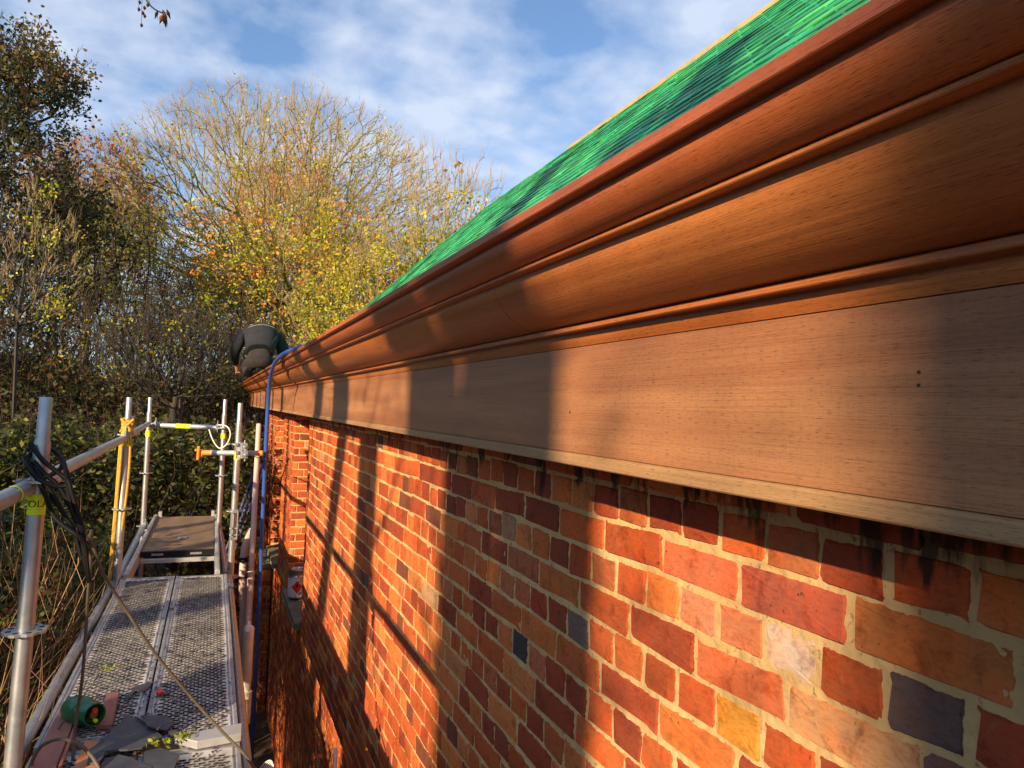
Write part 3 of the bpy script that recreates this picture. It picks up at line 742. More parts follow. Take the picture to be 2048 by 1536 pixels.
tie = thing('tie_tube', (.15, 6.08, -.415), 'short horizontal tie tube with orange ends running to the wall', 'tube')
a = np.array((-.075, 6.16, -.418)); b = np.array((.372, 6.02, -.408))
mb = MB(); mb.tube([a, b], .0205, 16); mb.build('tube', M['galv_old'], tie, smooth=True)
d = (b - a) / np.linalg.norm(b - a)
mb = MB(); mb.tube([a - d * .002, a + d * .075], .0212, 16); mb.build('orange_end', M['orange'], tie, smooth=True)
mb = MB(); mb.tube([b - d * .05, b + d * .002], .0212, 16); mb.build('orange_end', M['orange'], tie, smooth=True)
mb = MB(); mb.box(a + np.array((-.03, -.02, -.028)), a + np.array((.012, .02, .028))); mb.tube([a + np.array((-.02, -.025, -.055)), a + np.array((-.016, -.025, .052))], .012, 8); mb.box(a + np.array((-.045, -.03, .012)), a + np.array((-.012, 0, .03)))
mb.build('wing_nut', M['orange'], tie, bevel=.004)

# steel decks
def steel_deck(x0, x1, y0, y1, z, label, dirt=0):
    t = thing('steel_deck', ((x0 + x1) / 2, (y0 + y1) / 2, z), label, 'scaffold deck', 'perforated steel scaffold decks')
    mb = MB(); e = .014
    mb.box((x0 + e, y0 + .03, z - .004), (x1 - e, y1 - .03, z)); mb.build('plate', M['deck'], t)
    mb = MB(); mb.box((x0, y0, z - .07), (x0 + e, y1, z + .005)); mb.box((x1 - e, y0, z - .07), (x1, y1, z + .005)); mb.box((x0 + e, y0, z - .05), (x1 - e, y0 + .03, z + .003)); mb.box((x0 + e, y1 - .03, z - .05), (x1 - e, y1, z + .003))
    mb.box((x0 + e + .008, y0 + .03, z), (x0 + e + .014, y1 - .03, z + .004)); mb.box((x1 - e - .014, y0 + .03, z), (x1 - e - .008, y1 - .03, z + .004))
    mb.build('edge_profile', M['galv_dull'], t, bevel=.0015)
    # punched louvres: rows of raised lips over dark slots
    nx = 8; px = (x1 - x0 - 2 * e - .05) / nx; py = .0185; ny = int((y1 - y0 - .1) / py)
    I, J = np.meshgrid(np.arange(nx * 2), np.arange(ny)); I = I.ravel(); J = J.ravel(); kx = (J % 2 == I % 2); I = I[kx]; J = J[kx]
    cx_ = x0 + e + .025 + (I + .5) * px / 2 + rng.normal(0, .0006, len(I)); cy_ = y0 + .05 + J * py + rng.normal(0, .0008, len(I)); w = px * .45; l = .0105; h = rng.uniform(.0045, .0068, len(I))
    o1 = np.ones(len(I))
    V = np.stack([np.stack([cx_ - w, cy_, z * o1 + .0004], 1), np.stack([cx_ - w * .5, cy_ - l * .55, z + h], 1), np.stack([cx_ + w * .5, cy_ - l * .55, z + h], 1), np.stack([cx_ + w, cy_, z * o1 + .0004], 1), np.stack([cx_ + w * .5, cy_ + l, z * o1 + .0004], 1), np.stack([cx_ - w * .5, cy_ + l, z * o1 + .0004], 1)], 1).reshape(-1, 3)
    b = np.arange(len(I)) * 6
    q = np.concatenate([np.stack([b + 0, b + 1, b + 2, b + 3], 1), np.stack([b + 0, b + 3, b + 4, b + 5], 1)])
    q = np.stack([b + 1, b + 2, b + 4, b + 5], 1); tr = np.concatenate([np.stack([b, b + 1, b + 5], 1), np.stack([b + 2, b + 3, b + 4], 1)])
    tag(npmesh('raised_lip', V, quads=q, tris=tr, mat=M['deck'], parent=t), kind='stuff')
    V2 = np.stack([np.stack([cx_ - w, cy_ + .0005, z * o1 + .0006], 1), np.stack([cx_ - w * .5, cy_ - l * .56, z * o1 + .0006], 1), np.stack([cx_ + w * .5, cy_ - l * .56, z * o1 + .0006], 1), np.stack([cx_ + w, cy_ + .0005, z * o1 + .0006], 1)], 1).reshape(-1, 3)
    b = np.arange(len(I)) * 4
    tag(npmesh('slot', V2, quads=np.stack([b, b + 1, b + 2, b + 3], 1), mat=M['hole'], parent=t), kind='stuff')
    return t
DZ = -1.225
steel_deck(-.520, -.192, 2.96, 5.52, DZ, 'left perforated steel deck of the far bay, next to the guard rail side')
steel_deck(-.184, .140, 2.90, 5.50, DZ + .001, 'right perforated steel deck of the far bay, sunlit patch near its end')
steel_deck(-.515, -.190, .45, 2.90, DZ, 'near left steel deck mostly covered by planks and broken slates')
steel_deck(-.182, .142, .45, 2.80, DZ - .001, 'near right steel deck in the bottom corner behind the pale board end')

hp = thing('hatch_platform', (-.21, 7.3, -1.24), 'weathered brown plywood hatch platform with aluminium frame at the end of the walkway', 'scaffold platform')
mb = MB(); mb.box((-.475, 6.44, -1.235), (.055, 8.28, -1.222)); mb.build('deck_board', M['ply'], hp, bevel=.001)
for x in (-.515, .062):
    mb = MB(); mb.box((x, 5.56, -1.30), (x + .034, 8.32, -1.205)); mb.box((x + .008, 5.56, -1.205), (x + .026, 8.32, -1.200)); mb.build('side_beam', M['alu'], hp, bevel=.002)
mb = MB(); mb.box((-.478, 6.395, -1.262), (.060, 6.437, -1.218)); mb.build('front_edge', M['dark_rubber'], hp, bevel=.002)
mb = MB(); mb.box((-.478, 6.35, -1.300), (.060, 6.392, -1.268)); mb.build('cross_beam', M['alu'], hp, bevel=.002)
for x in (-.40, -.12):
    mb = MB(); mb.box((x, 6.388, -1.248), (x + .085, 6.3945, -1.232)); mb.build('hinge', M['galv'], hp)
mb = MB(); mb.box((-.235, 6.95, -1.2215), (-.165, 7.02, -1.214)); mb.tube([(-.23, 6.97, -1.212), (-.17, 6.99, -1.212)], .006, 8); mb.build('latch', M['galv_dull'], hp, bevel=.001)
for x in (-.47, .03):
    mb = MB(); mb.box((x, 8.26, -1.235), (x + .03, 8.34, -1.17)); mb.build('hook', M['alu'], hp, bevel=.003)

# ------------------------------------------------------------------ ropes, cables, hose, pipes
def cord(name, P, r, m, label, cat, it=3, k=8, parent=None):
    P = smooth_path(P, it); mb = MB(); mb.tube(P, r, k)
    o = mb.build(name, M[m], parent, smooth=True)
    if label: tag(o, label, cat)
    return o
cab = thing('black_cable', (-.49, 2.64, -.25), 'bundle of black cable looped over the near scaffold post and rail', 'cable')
loops = [
 [(-.505, 2.66, -.17), (-.530, 2.665, -.20), (-.515, 2.62, -.235), (-.475, 2.612, -.262), (-.445, 2.618, -.245), (-.425, 2.63, -.225), (-.445, 2.69, -.19), (-.50, 2.715, -.165), (-.535, 2.69, -.18)],
 [(-.515, 2.64, -.158), (-.490, 2.625, -.195), (-.462, 2.618, -.222), (-.432, 2.614, -.245), (-.405, 2.609, -.266), (-.396, 2.605, -.30), (-.385, 2.604, -.335), (-.36, 2.598, -.41), (-.352, 2.596, -.46)],
 [(-.528, 2.64, -.195), (-.50, 2.62, -.245), (-.468, 2.606, -.30), (-.449, 2.598, -.345), (-.436, 2.594, -.378), (-.405, 2.586, -.405), (-.367, 2.57, -.43), (-.345, 2.58, -.46)],
 [(-.505, 2.63, -.21), (-.467, 2.614, -.252), (-.433, 2.611, -.278), (-.398, 2.605, -.343), (-.375, 2.60, -.388), (-.356, 2.593, -.44), (-.346, 2.593, -.485), (-.336, 2.588, -.56)],
 [(-.50, 2.625, -.225), (-.47, 2.608, -.27), (-.44, 2.602, -.315), (-.415, 2.60, -.365), (-.385, 2.596, -.41), (-.37, 2.592, -.455), (-.358, 2.59, -.50)],
 [(-.43, 2.64, -.20), (-.418, 2.615, -.225), (-.412, 2.61, -.255), (-.405, 2.608, -.30), (-.392, 2.60, -.36), (-.372, 2.60, -.40), (-.362, 2.60, -.43), (-.35, 2.59, -.50), (-.330, 2.588, -.58)],
 [(-.535, 2.66, -.20), (-.515, 2.60, -.225), (-.48, 2.60, -.27), (-.42, 2.61, -.29), (-.40, 2.61, -.27), (-.42, 2.64, -.235)],
]
for L in loops: cord('cable_strand', L, .0072, 'dark_rubber', None, None, parent=cab)
cord('thin_cord', [(-.333, 2.586, -.418), (-.337, 2.646, -.538), (-.349, 2.71, -.663), (-.357, 2.774, -.843), (-.37, 2.84, -.996), (-.384, 2.85, -1.115), (-.377, 2.797, -1.21)], .0052, 'cord', 'thin grey cord hanging straight from the black cable to the plank', 'cord')
cord('thin_cord', [(-.339, 2.589, -.434), (-.301, 2.633, -.568), (-.252, 2.67, -.66), (-.158, 2.692, -.827), (-.087, 2.721, -.935), (.004, 2.743, -1.062), (.088, 2.712, -1.154), (.173, 2.681, -1.235), (.22, 2.66, -1.33)], .0052, 'cord', 'thin cord running diagonally down across the steel deck to the right', 'cord')
cord('thin_cord', [(-.511, 2.75, -1.29), (-.484, 2.784, -1.155), (-.44, 2.765, -1.122), (-.396, 2.747, -1.114), (-.35, 2.729, -1.132), (-.311, 2.714, -1.168), (-.287, 2.69, -1.2)], .0058, 'cord', 'short cord arching over the reddish planks in the bottom left corner', 'cord')
rp = thing('yellow_rope', (-.56, 5.55, -.5), 'ochre rope knotted round the second post and hanging in two lengths', 'rope')
for L, r in (([(-.542, 5.54, -.20), (-.570, 5.54, -.27), (-.574, 5.545, -.42), (-.578, 5.55, -.62), (-.586, 5.56, -.9), (-.600, 5.58, -1.25), (-.606, 5.60, -1.42)], .0085),
             ([(-.538, 5.54, -.21), (-.562, 5.53, -.27), (-.562, 5.535, -.42), (-.570, 5.54, -.62), (-.576, 5.55, -.9), (-.590, 5.57, -1.25), (-.596, 5.60, -1.42)], .0075),
             ([(-.520, 5.53, -.22), (-.508, 5.52, -.30), (-.507, 5.522, -.45), (-.513, 5.528, -.62), (-.530, 5.535, -.85), (-.550, 5.55, -1.05), (-.566, 5.56, -1.3)], .0075)):
    cord('rope_length', L, r, 'rope', None, None, parent=rp)
for k in range(5):
    z = -.165 - k * .018; P = []
    for a in np.linspace(0, 2 * math.pi * 1.1, 16): P.append((-.539 + (.031 + .004 * math.sin(3 * a)) * math.cos(a), 5.59 + (.031) * math.sin(a), z + .014 * math.sin(a * 2 + k)))
    cord('rope_turn', P, .0085, 'rope', None, None, it=1, parent=rp)
for s in ([(-.575, 5.55, -.15), (-.55, 5.545, -.18), (-.52, 5.545, -.22), (-.50, 5.56, -.235)], [(-.50, 5.55, -.155), (-.53, 5.54, -.19), (-.565, 5.545, -.225), (-.575, 5.56, -.24)], [(-.505, 5.55, -.19), (-.53, 5.545, -.16), (-.56, 5.545, -.20)]):
    cord('rope_turn', s, .0095, 'rope', None, None, it=2, parent=rp)
wc = thing('white_cable', (.1, 7.5, -.35), 'thin white cable looped round the far right scaffold post', 'cable')
cord('loop', [(-.03, 7.60, -.29), (-.005, 7.583, -.37), (.045, 7.565, -.455), (.085, 7.55, -.475), (.14, 7.529, -.425), (.167, 7.514, -.337), (.146, 7.52, -.265), (.096, 7.58, -.243), (.05, 7.7, -.25)], .0062, 'white_cable', None, None, parent=wc)
cord('lead', [(.13, 7.3, -.42), (.15, 6.9, -.385), (.19, 6.5, -.375), (.20, 6.02, -.36)], .0055, 'white_cable', None, None, parent=wc)
cord('blue_hose', [(.62, 3.5, .318), (.52, 3.95, .319), (.445, 4.42, .320), (.412, 4.9, .318), (.396, 5.25, .302), (.390, 5.60, .26), (.390, 5.85, .17), (.392, 5.97, .03), (.394, 6.02, -.15), (.398, 6.1, -.6), (.411, 6.22, -1.3), (.413, 6.25, -2.2), (.414, 6.28, -3.2), (.415, 6.3, -3.95)], .0150, 'blue_hose', 'blue hose bent over the cornice edge and hanging down the wall', 'hose', k=12)
# leaning tubes beside the wall
pp = thing('long_pipe', (.40, 7.3, -4.0), 'pinkish grey pipe standing against the wall behind the blue hose', 'pipe')
def jt(a, b, r, m, nm):
    mb = MB(); mb.tube([a, b], r, 18); return mb.build(nm, M[m], pp, smooth=True)
jt((.412, 7.41, -.225), (.372, 6.82, -1.60), .0245, 'pipe', 'upper_length'); jt((.372, 6.82, -1.585), (.330, 6.20, -2.62), .0275, 'pipe', 'lower_length')
jt((.395, 7.18, -.86), (.394, 7.165, -.895), .0275, 'galv_dull', 'clip'); jt((.386, 7.03, -1.17), (.381, 6.96, -1.33), .0285, 'dark_rubber', 'tape_wrap'); jt((.357, 6.60, -1.95), (.356, 6.58, -1.98), .0290, 'galv_dull', 'clip')
jt((.372, 6.82, -1.50), (.370, 6.79, -1.66), .0290, 'pipe', 'socket')
p2 = thing('short_pipe', (.262, 4.84, -1.9), 'short pale steel tube in a collar standing beside the right edge of the deck', 'pipe')
mb = MB(); mb.tube([(.268, 4.86, -1.43), (.2655, 4.845, -1.435), (.258, 4.80, -1.86)], [.034, .0345, .0345], 20); mb.build('tube', M['pipe_white'], p2, smooth=True)
mb = MB(); mb.tube([(.259, 4.80, -1.79), (.254, 4.79, -1.98)], .0425, 20); mb.build('collar', M['pipe_white'], p2, smooth=True)
mb = MB(); mb.tube([(.243, 4.76, -1.97), (.215, 4.3, -2.05)], .035, 18); mb.build('foot', M['galv_dull'], p2, smooth=True)
mb = MB(); mb.tube([(.262, 4.74, -1.82), (.262, 4.73, -1.95)], .007, 8); mb.build('pin', M['galv'], p2)
bl = thing('blue_rail', (.40, 8.7, -1.5), 'blue aluminium rail leaning at an angle behind the scaffold', 'rail')
a = np.array((.565, 9.4, -.78)); b = np.array((.17, 9.9, -2.28)); d = b - a; n_ = np.cross(d / np.linalg.norm(d), np.array([0, 1, 0])); n_ /= np.linalg.norm(n_)
for kx in (-.05, 0, .05):
    mb = MB(); mb.tube([a + n_ * kx, b + n_ * kx], .014 if kx else .02, 8); mb.build('rail_rib', M['blue_alu'], bl)
mb = MB(); q_ = [a - n_ * .055 + np.array((0, .02, 0)), a + n_ * .055 + np.array((0, .02, 0)), b + n_ * .055 + np.array((0, .02, 0)), b - n_ * .055 + np.array((0, .02, 0))]
mb.add(q_ + [p + np.array((0, .012, 0)) for p in q_], [(0, 1, 2, 3), (7, 6, 5, 4), (0, 4, 5, 1), (1, 5, 6, 2), (2, 6, 7, 3), (3, 7, 4, 0)]); mb.build('web', M['blue_alu'], bl)
for t in (.33, .55):
    c = a + d * t + n_ * .03; mb = MB(); mb.tube([c + np.array((0, -.02, 0)), c + np.array((0, -.03, 0))], .018, 12); mb.build('bolt', M['galv'], bl)

mb = MB(); mb.tube([(.30, 8.62, -2.15), (.295, 8.6, -3.0), (.30, 8.6, -3.98)], [.022, .026, .03], 9)
tag(mb.build('mossy_post', M['moss_wood'], None, smooth=True), 'thin green mossy post standing left of the pink pipe', 'post')
bp_ = thing('bent_pipe', (.40, 8.9, -3.9), 'bent pale pipe with dark tape rings behind the pink pipe', 'pipe')
mb = MB(); mb.tube(smooth_path([(.47, 9.0, -1.50), (.43, 8.95, -1.58), (.395, 8.9, -1.75), (.395, 8.88, -2.1), (.43, 8.85, -2.5), (.44, 8.85, -3.9)], 2), .042, 14); mb.build('tube', M['pipe'], bp_, smooth=True)
for z in (-1.80, -1.98, -2.35):
    mb = MB(); mb.tube([(.396, 8.895, z), (.398, 8.885, z - .05)], .0455, 14); mb.build('tape_ring', M['dark_rubber'], bp_, smooth=True)

# ------------------------------------------------------------------ things lying on the deck
def plank(pts, z, h, m, label):
    mb = MB(); mb.prism(pts, z, z + h); o = mb.build('plank', M[m], None, bevel=.0015); o.location.z += 0
    return tag(o, label, 'plank', 'reddish planks on the deck')
T = DZ + .006
plank([(-.50, 2.15), (-.405, 2.15), (-.425, 3.30), (-.488, 3.31)], T, .022, 'timber_red', 'wide reddish plank along the left edge of the deck under the cords')
plank([(-.395, 2.2), (-.385, 2.2), (-.405, 3.26), (-.415, 3.26)], T + .024, .012, 'timber_red', 'narrow strip of dark red timber on the edge of the wide plank')
plank([(-.345, 3.05), (-.290, 3.04), (-.303, 3.36), (-.345, 3.365)], T, .016, 'timber_red', 'short reddish offcut behind the green valve cap')
plank([(-.375, 2.2), (-.285, 2.2), (-.300, 2.90), (-.360, 2.92)], T, .02, 'timber_orange', 'orange plank end in front of the green valve cap')
mb = MB(); mb.prism([(-.075, 2.845), (.150, 2.885), (.146, 2.795), (.0, 2.775)], DZ + .006, DZ + .034)
tag(mb.build('pale_board', M['alu'], None, bevel=.002), 'pale board end lying across the joint of the right decks', 'board')
def lump(name, pts, z, h, m, label, cat, group=None, tilt=(0, 0)):
    pts = np.array(pts, float); c = pts.mean(0); n = len(pts); V = []
    fine = []
    for i in range(n):
        a, b = pts[i], pts[(i + 1) % n]
        for t in (0, .33, .66): fine.append(a + (b - a) * t + rng.normal(0, .0022, 2))
    fine = np.array(fine); n = len(fine)
    def zz(p): return (p[0] - c[0]) * tilt[0] + (p[1] - c[1]) * tilt[1]
    V = [(p[0], p[1], z + zz(p)) for p in fine] + [(p[0] * .985 + c[0] * .015, p[1] * .985 + c[1] * .015, z + h + zz(p)) for p in fine]
    F = [tuple(range(n))[::-1], tuple(range(n, 2 * n))] + [(i, (i + 1) % n, n + (i + 1) % n, n + i) for i in range(n)]
    mb = MB(); mb.add(V, F); o = mb.build(name, M[m], None); return tag(o, label, cat, group)
sg = 'broken slates on the deck'
lump('broken_slate', [(-.30, 3.02), (-.235, 3.09), (-.185, 3.06), (-.20, 2.97), (-.27, 2.93)], T + .006, .006, 'slate', 'rounded broken slate at the back of the heap, touching the green cap', 'slate', sg, (.02, -.03))
lump('broken_slate', [(-.20, 3.09), (-.115, 3.06), (-.085, 2.99), (-.10, 2.93), (-.15, 2.95)], T + .012, .006, 'slate', 'smooth slate with a rounded right end behind the others', 'slate', sg, (.0, .02))
lump('broken_slate', [(-.245, 3.07), (-.165, 2.98), (-.115, 2.86), (-.175, 2.79), (-.295, 2.79), (-.30, 2.88)], T + .024, .006, 'slate', 'largest broken slate lying on top of the heap', 'slate', sg, (-.05, .03))
lump('broken_slate', [(-.215, 3.03), (-.12, 2.93), (-.130, 2.89), (-.165, 2.93)], T + .036, .005, 'slate', 'thin wedge of slate with a pale edge across the top of the heap', 'slate', sg, (.05, .05))
lump('broken_slate', [(-.165, 2.79), (-.115, 2.80), (-.055, 2.73), (-.062, 2.62), (-.16, 2.60)], T + .008, .006, 'slate', 'broken slate at the bottom right of the heap beside the moss', 'slate', sg, (.02, .0))
lump('broken_slate', [(-.285, 2.76), (-.24, 2.775), (-.13, 2.66), (-.15, 2.55), (-.285, 2.55)], T + .010, .006, 'slate', 'flat slate at the bottom edge of the picture below the heap', 'slate', sg, (.0, .03))
lump('broken_slate', [(-.335, 2.83), (-.30, 2.90), (-.275, 2.86), (-.285, 2.72), (-.325, 2.72)], T + .022, .006, 'slate', 'small slate between the green cap and the orange plank', 'slate', sg, (.1, .0))
lump('broken_slate', [(-.062, 2.93), (-.10, 2.96), (-.098, 2.90), (-.055, 2.89)], T + .004, .005, 'slate', 'small dark slate piece to the right of the heap', 'slate', sg)
lump('slate_shard', [(-.250, 3.40), (-.228, 3.455), (-.195, 3.46), (-.192, 3.43), (-.21, 3.37)], T, .006, 'slate', 'oval slate shard lying against the middle ribs of the deck', 'slate', sg)
lump('slate_shard', [(-.28, 3.30), (-.262, 3.32), (-.22, 3.47), (-.255, 3.44)], T, .004, 'slate', 'long thin shard left of the oval one', 'slate', sg)
lump('red_scrap', [(-.165, 3.33), (-.158, 3.37), (-.145, 3.36), (-.136, 3.33), (-.150, 3.315)], T, .012, 'red', 'small bright red scrap on the deck beside a slate shard', 'scrap')
lump('slate_shard', [(-.142, 3.33), (-.115, 3.35), (-.108, 3.325), (-.135, 3.31)], T, .005, 'slate', 'tiny dark shard right of the red scrap', 'slate', sg)
# crumbs
nC = 1500
cx_ = rng.uniform(-.49, .12, nC); cy_ = 2.6 + rng.gamma(2.0, .55, nC); kp = cy_ < 5.3; cx_, cy_ = cx_[kp], cy_[kp]; s_ = rng.uniform(.0015, .0075, len(cx_)) * (.6 + .8 * rng.random(len(cx_)))
an = rng.uniform(0, 6.28, len(cx_)); V = []
for j in range(4):
    a_ = an + j * 1.57 + rng.uniform(-.4, .4, len(cx_)); V.append(np.stack([cx_ + s_ * np.cos(a_), cy_ + 1.6 * s_ * np.sin(a_), np.full(len(cx_), DZ + .007)], 1))
V.append(np.stack([cx_, cy_, DZ + .007 + s_ * .6], 1)); V = np.stack(V, 1).reshape(-1, 3); b = np.arange(len(cx_)) * 5
tr = np.concatenate([np.stack([b + j, b + (j + 1) % 4, b + 4], 1) for j in range(4)])
tag(npmesh('slate_chips', V, tris=tr, mat=M['slate']), 'dark slate crumbs scattered over the steel deck', 'debris', kind='stuff')

gv = thing('green_gas_bottle', (-.36, 3.03, DZ), 'green gas bottle lying on its side with an open collar round its valve', 'gas bottle')
ax0 = np.array((-.392, 3.10, T + .052)); ax = np.array((.55, -.80, .10)); ax /= np.linalg.norm(ax)
prof = [(-.092, .001), (-.09, .040), (-.055, .050), (-.02, .052), (.012, .049), (.028, .041), (.038, .036), (.075, .040), (.080, .039), (.080, .035), (.045, .032), (.040, .001)]
a1 = np.cross(ax, (0, 0, 1.)); a1 /= np.linalg.norm(a1); a2 = np.cross(ax, a1); K_ = 32; V = []; F = []
for t, r in prof:
    for j in range(K_): V.append(tuple(ax0 + ax * t + r * (math.cos(2 * math.pi * j / K_) * a1 + math.sin(2 * math.pi * j / K_) * a2)))
for i in range(len(prof) - 1):
    for j in range(K_): F.append((i * K_ + j, i * K_ + (j + 1) % K_, (i + 1) * K_ + (j + 1) % K_, (i + 1) * K_ + j))
mb = MB(); mb.add(V, F); mb.build('bottle', M['green_steel'], gv, smooth=True)
mb = MB(); c = ax0 + ax * .045; mb.tube([c, c + ax * .028], .014, 12); mb.tube([c + ax * .018 - np.array((0, 0, .026)), c + ax * .018 + np.array((0, 0, .024))], .007, 8); mb.build('valve', M['brass'], gv, smooth=True)
mb = MB(); c2 = ax0 + ax * .070 + np.array((0, 0, .016)); mb.tube([c2, c2 + ax * .012], .009, 10); mb.build('knob', M['red'], gv)
mb = MB(); c2 = ax0 + ax * .070 + np.array((.004, 0, -.022)); mb.tube([c2, c2 + ax * .012], .007, 10); mb.build('seal', M['yellow_tape'], gv)

# paint tin on the sill
pt = thing('paint_tin', (.80, 7.42, -1.915), 'open tin with white label and red hazard diamond on the recess sill', 'tin')
c = np.array((.835, 7.42, -1.90)); r_ = .083
mb = MB(); mb.tube([c, c + (0, 0, .006), c + (0, 0, .19), c + (0, 0, .20), c + (0, 0, .205), c + (0, 0, .262), c + (0, 0, .268), c + (0, 0, .272)], [r_, r_ + .001, r_ - .001, r_ + .003, r_, r_, r_ + .004, r_ + .003], 32, cap=False); mb.tube([c + (0, 0, .24), c + (0, 0, .245)], r_ - .004, 32); mb.build('tin_body', M['tin'], pt, smooth=True)
mb = MB(); mb.tube([c + (0, 0, .012), c + (0, 0, .192)], r_ + .0022, 32, cap=False); mb.build('label', M['label_white'], pt, smooth=True)
def on_cyl(pts, rr):
    out_ = []
    ang0 = math.atan2(-c[1] + 0, -c[0] + .0) 
    ang0 = math.atan2(-7.42, -.835) + .03
    for u, v in pts: out_.append((c[0] + rr * math.cos(ang0 + u / r_), c[1] + rr * math.sin(ang0 + u / r_), c[2] + v))
    return out_
def cylpatch(mbx, poly, rr, n=6):
    # poly as convex polygon in (u,v): strips along v for curvature
    us = [p[0] for p in poly]; u0, u1 = min(us), max(us); prev = None
    def span(u):
        vs = []
        m_ = len(poly)
        for i in range(m_):
            (a0, b0), (a1, b1) = poly[i], poly[(i + 1) % m_]
            if (a0 - u) * (a1 - u) <= 0 and a0 != a1: vs.append(b0 + (b1 - b0) * (u - a0) / (a1 - a0))
        return (min(vs), max(vs)) if vs else (0, 0)
    V = []; 
    for u in np.linspace(u0 + 1e-5, u1 - 1e-5, n):
        lo, hi = span(u); V += on_cyl([(u, lo), (u, hi)], rr)
    mbx.add(V, [(2 * i, 2 * i + 2, 2 * i + 3, 2 * i + 1) for i in range(n - 1)])
mb = MB(); cylpatch(mb, [(-.052, .108), (0, .05), (.052, .108), (0, .170)], r_ + .0032, 11); mb.build('hazard_diamond', M['label_red'], pt)
mb = MB(); cylpatch(mb, [(-.012, .120), (0, .108), (.012, .120), (.006, .135), (0, .150), (-.007, .134)], r_ + .0042, 7); mb.build('flame_mark', M['ink'], pt); mb = MB(); cylpatch(mb, [(-.014, .1035), (.014, .1035), (.014, .106), (-.014, .106)], r_ + .0042, 4)
cylpatch(mb, [(.015, .045), (.045, .050), (.047, .058), (.02, .055)], r_ + .0042, 4); cylpatch(mb, [(.01, .025), (.03, .03), (.033, .045), (.022, .04)], r_ + .0042, 4); cylpatch(mb, [(-.02, .018), (.05, .018), (.05, .021), (-.02, .021)], r_ + .0042, 6); tag(mb.build('label_print', M['ink'], pt), kind='stuff')
mb = MB(); P = [c + np.array(((r_ + .006) * math.cos(a), (r_ + .006) * math.sin(a), .20 - .03 * abs(math.sin(a)))) for a in np.linspace(R(200), R(300), 10)]; mb.tube(P, .002, 6); mb.build('handle', M['galv'], pt)

# conduit and clips near the bottom of the wall
mb = MB(); mb.tube([(.62, 3.60, -1.66), (.60, 3.45, -1.95), (.60, 3.3, -2.4)], .009, 10); tag(mb.build('white_conduit', M['white_cable'], None, smooth=True), 'thin white conduit standing off the brick wall near the bottom edge', 'conduit')
mb = MB()
for k in range(5): mb.tube(smooth_path([(.20 + .006 * k, 2.72, -1.30 - .01 * k), (.235 + .004 * k, 2.70, -1.25), (.255, 2.70, -1.27 - .012 * k), (.22, 2.71, -1.32)], 2), .0016, 6)
tag(mb.build('wire_tie', M['white_cable'], None), 'twist of pale wire at the foot of the diagonal cord', 'wire')

# ------------------------------------------------------------------ worker
def skin_body(name, joints, edges, m, parent, sub=2, root=0):
    me = bpy.data.meshes.new(name); me.from_pydata([j[0] for j in joints], edges, []); me.materials.append(m)
    o = bpy.data.objects.new(name, me); COL.objects.link(o); o.parent = parent
    sk = o.modifiers.new('skin', 'SKIN'); sk.use_smooth_shade = True; sk.branch_smoothing = .6
    for i, j in enumerate(joints):
        r = j[1]; r = r if isinstance(r, tuple) else (r, r); me.skin_vertices[0].data[i].radius = r
    me.skin_vertices[0].data[root].use_root = True
    s = o.modifiers.new('sub', 'SUBSURF'); s.levels = sub; s.render_levels = sub
    return o
wk = thing('person', (.60, 10.0, .302), 'worker in charcoal top and dark trousers bent forward on the far gutter, seen from behind', 'person')
B = lambda x, y, z: (x, y, z)
# body (continuous figure); local coordinates relative to gutter top
body = [(B(-.08, .02, .30), (.13, .12)), (B(-.07, .20, .46), (.13, .12)), (B(-.05, .40, .60), (.15, .13)), (B(-.04, .54, .62), (.07, .07)), (B(-.04, .66, .60), (.085, .095)), (B(-.04, .74, .52), (.06, .07)),
        (B(-.24, .40, .58), .062), (B(-.34, .38, .36), .045), (B(-.33, .52, .16), .034), (B(-.32, .58, .09), .030),
        (B(.15, .40, .58), .062), (B(.24, .40, .36), .045), (B(.22, .54, .16), .034), (B(.21, .60, .09), .030),
        (B(-.17, .03, .24), .085), (B(-.20, .28, .11), .065), (B(-.20, -.10, .055), .045), (B(-.20, -.20, .05), .035),
        (B(.03, .03, .24), .085), (B(.08, .28, .11), .065), (B(.08, -.10, .055), .045), (B(.08, -.20, .05), .035)]
be = [(0, 1), (1, 2), (2, 3), (3, 4), (4, 5), (2, 6), (6, 7), (7, 8), (8, 9), (2, 10), (10, 11), (11, 12), (12, 13), (0, 14), (14, 15), (15, 16), (16, 17), (0, 18), (18, 19), (19, 20), (20, 21)]
skin_body('body', body, be, M['skin'], wk)
hj = [(B(-.075, .00, .35), (.205, .170)), (B(-.07, .10, .48), (.235, .195)), (B(-.055, .26, .585), (.262, .20)), (B(-.045, .40, .60), (.24, .16)), (B(-.04, .50, .63), (.10, .09)),
      (B(-.27, .38, .60), .095), (B(-.36, .33, .40), .078), (B(-.375, .40, .28), .062), (B(-.35, .50, .18), .050), (B(.17, .38, .58), .10), (B(.245, .34, .40), .085), (B(.245, .42, .26), .062), (B(.225, .52, .18), .050)]
he = [(0, 1), (1, 2), (2, 3), (3, 4), (2, 5), (5, 6), (6, 7), (7, 8), (2, 9), (9, 10), (10, 11), (11, 12)]
hood = skin_body('hooded_top', hj, he, M['hood'], wk, root=1)
tj = [(B(-.08, -.01, .31), (.178, .15)), (B(-.17, -.01, .21), (.115, .12)), (B(-.215, .24, .12), .085), (B(-.215, -.02, .075), .065), (B(-.21, -.12, .065), .055), (B(.02, -.01, .21), (.115, .12)), (B(.09, .24, .12), .085), (B(.09, -.02, .075), .065), (B(.09, -.12, .065), .055), (B(-.08, .06, .38), (.165, .14))]
te = [(0, 1), (1, 2), (2, 3), (3, 4), (0, 5), (5, 6), (6, 7), (7, 8), (0, 9)]
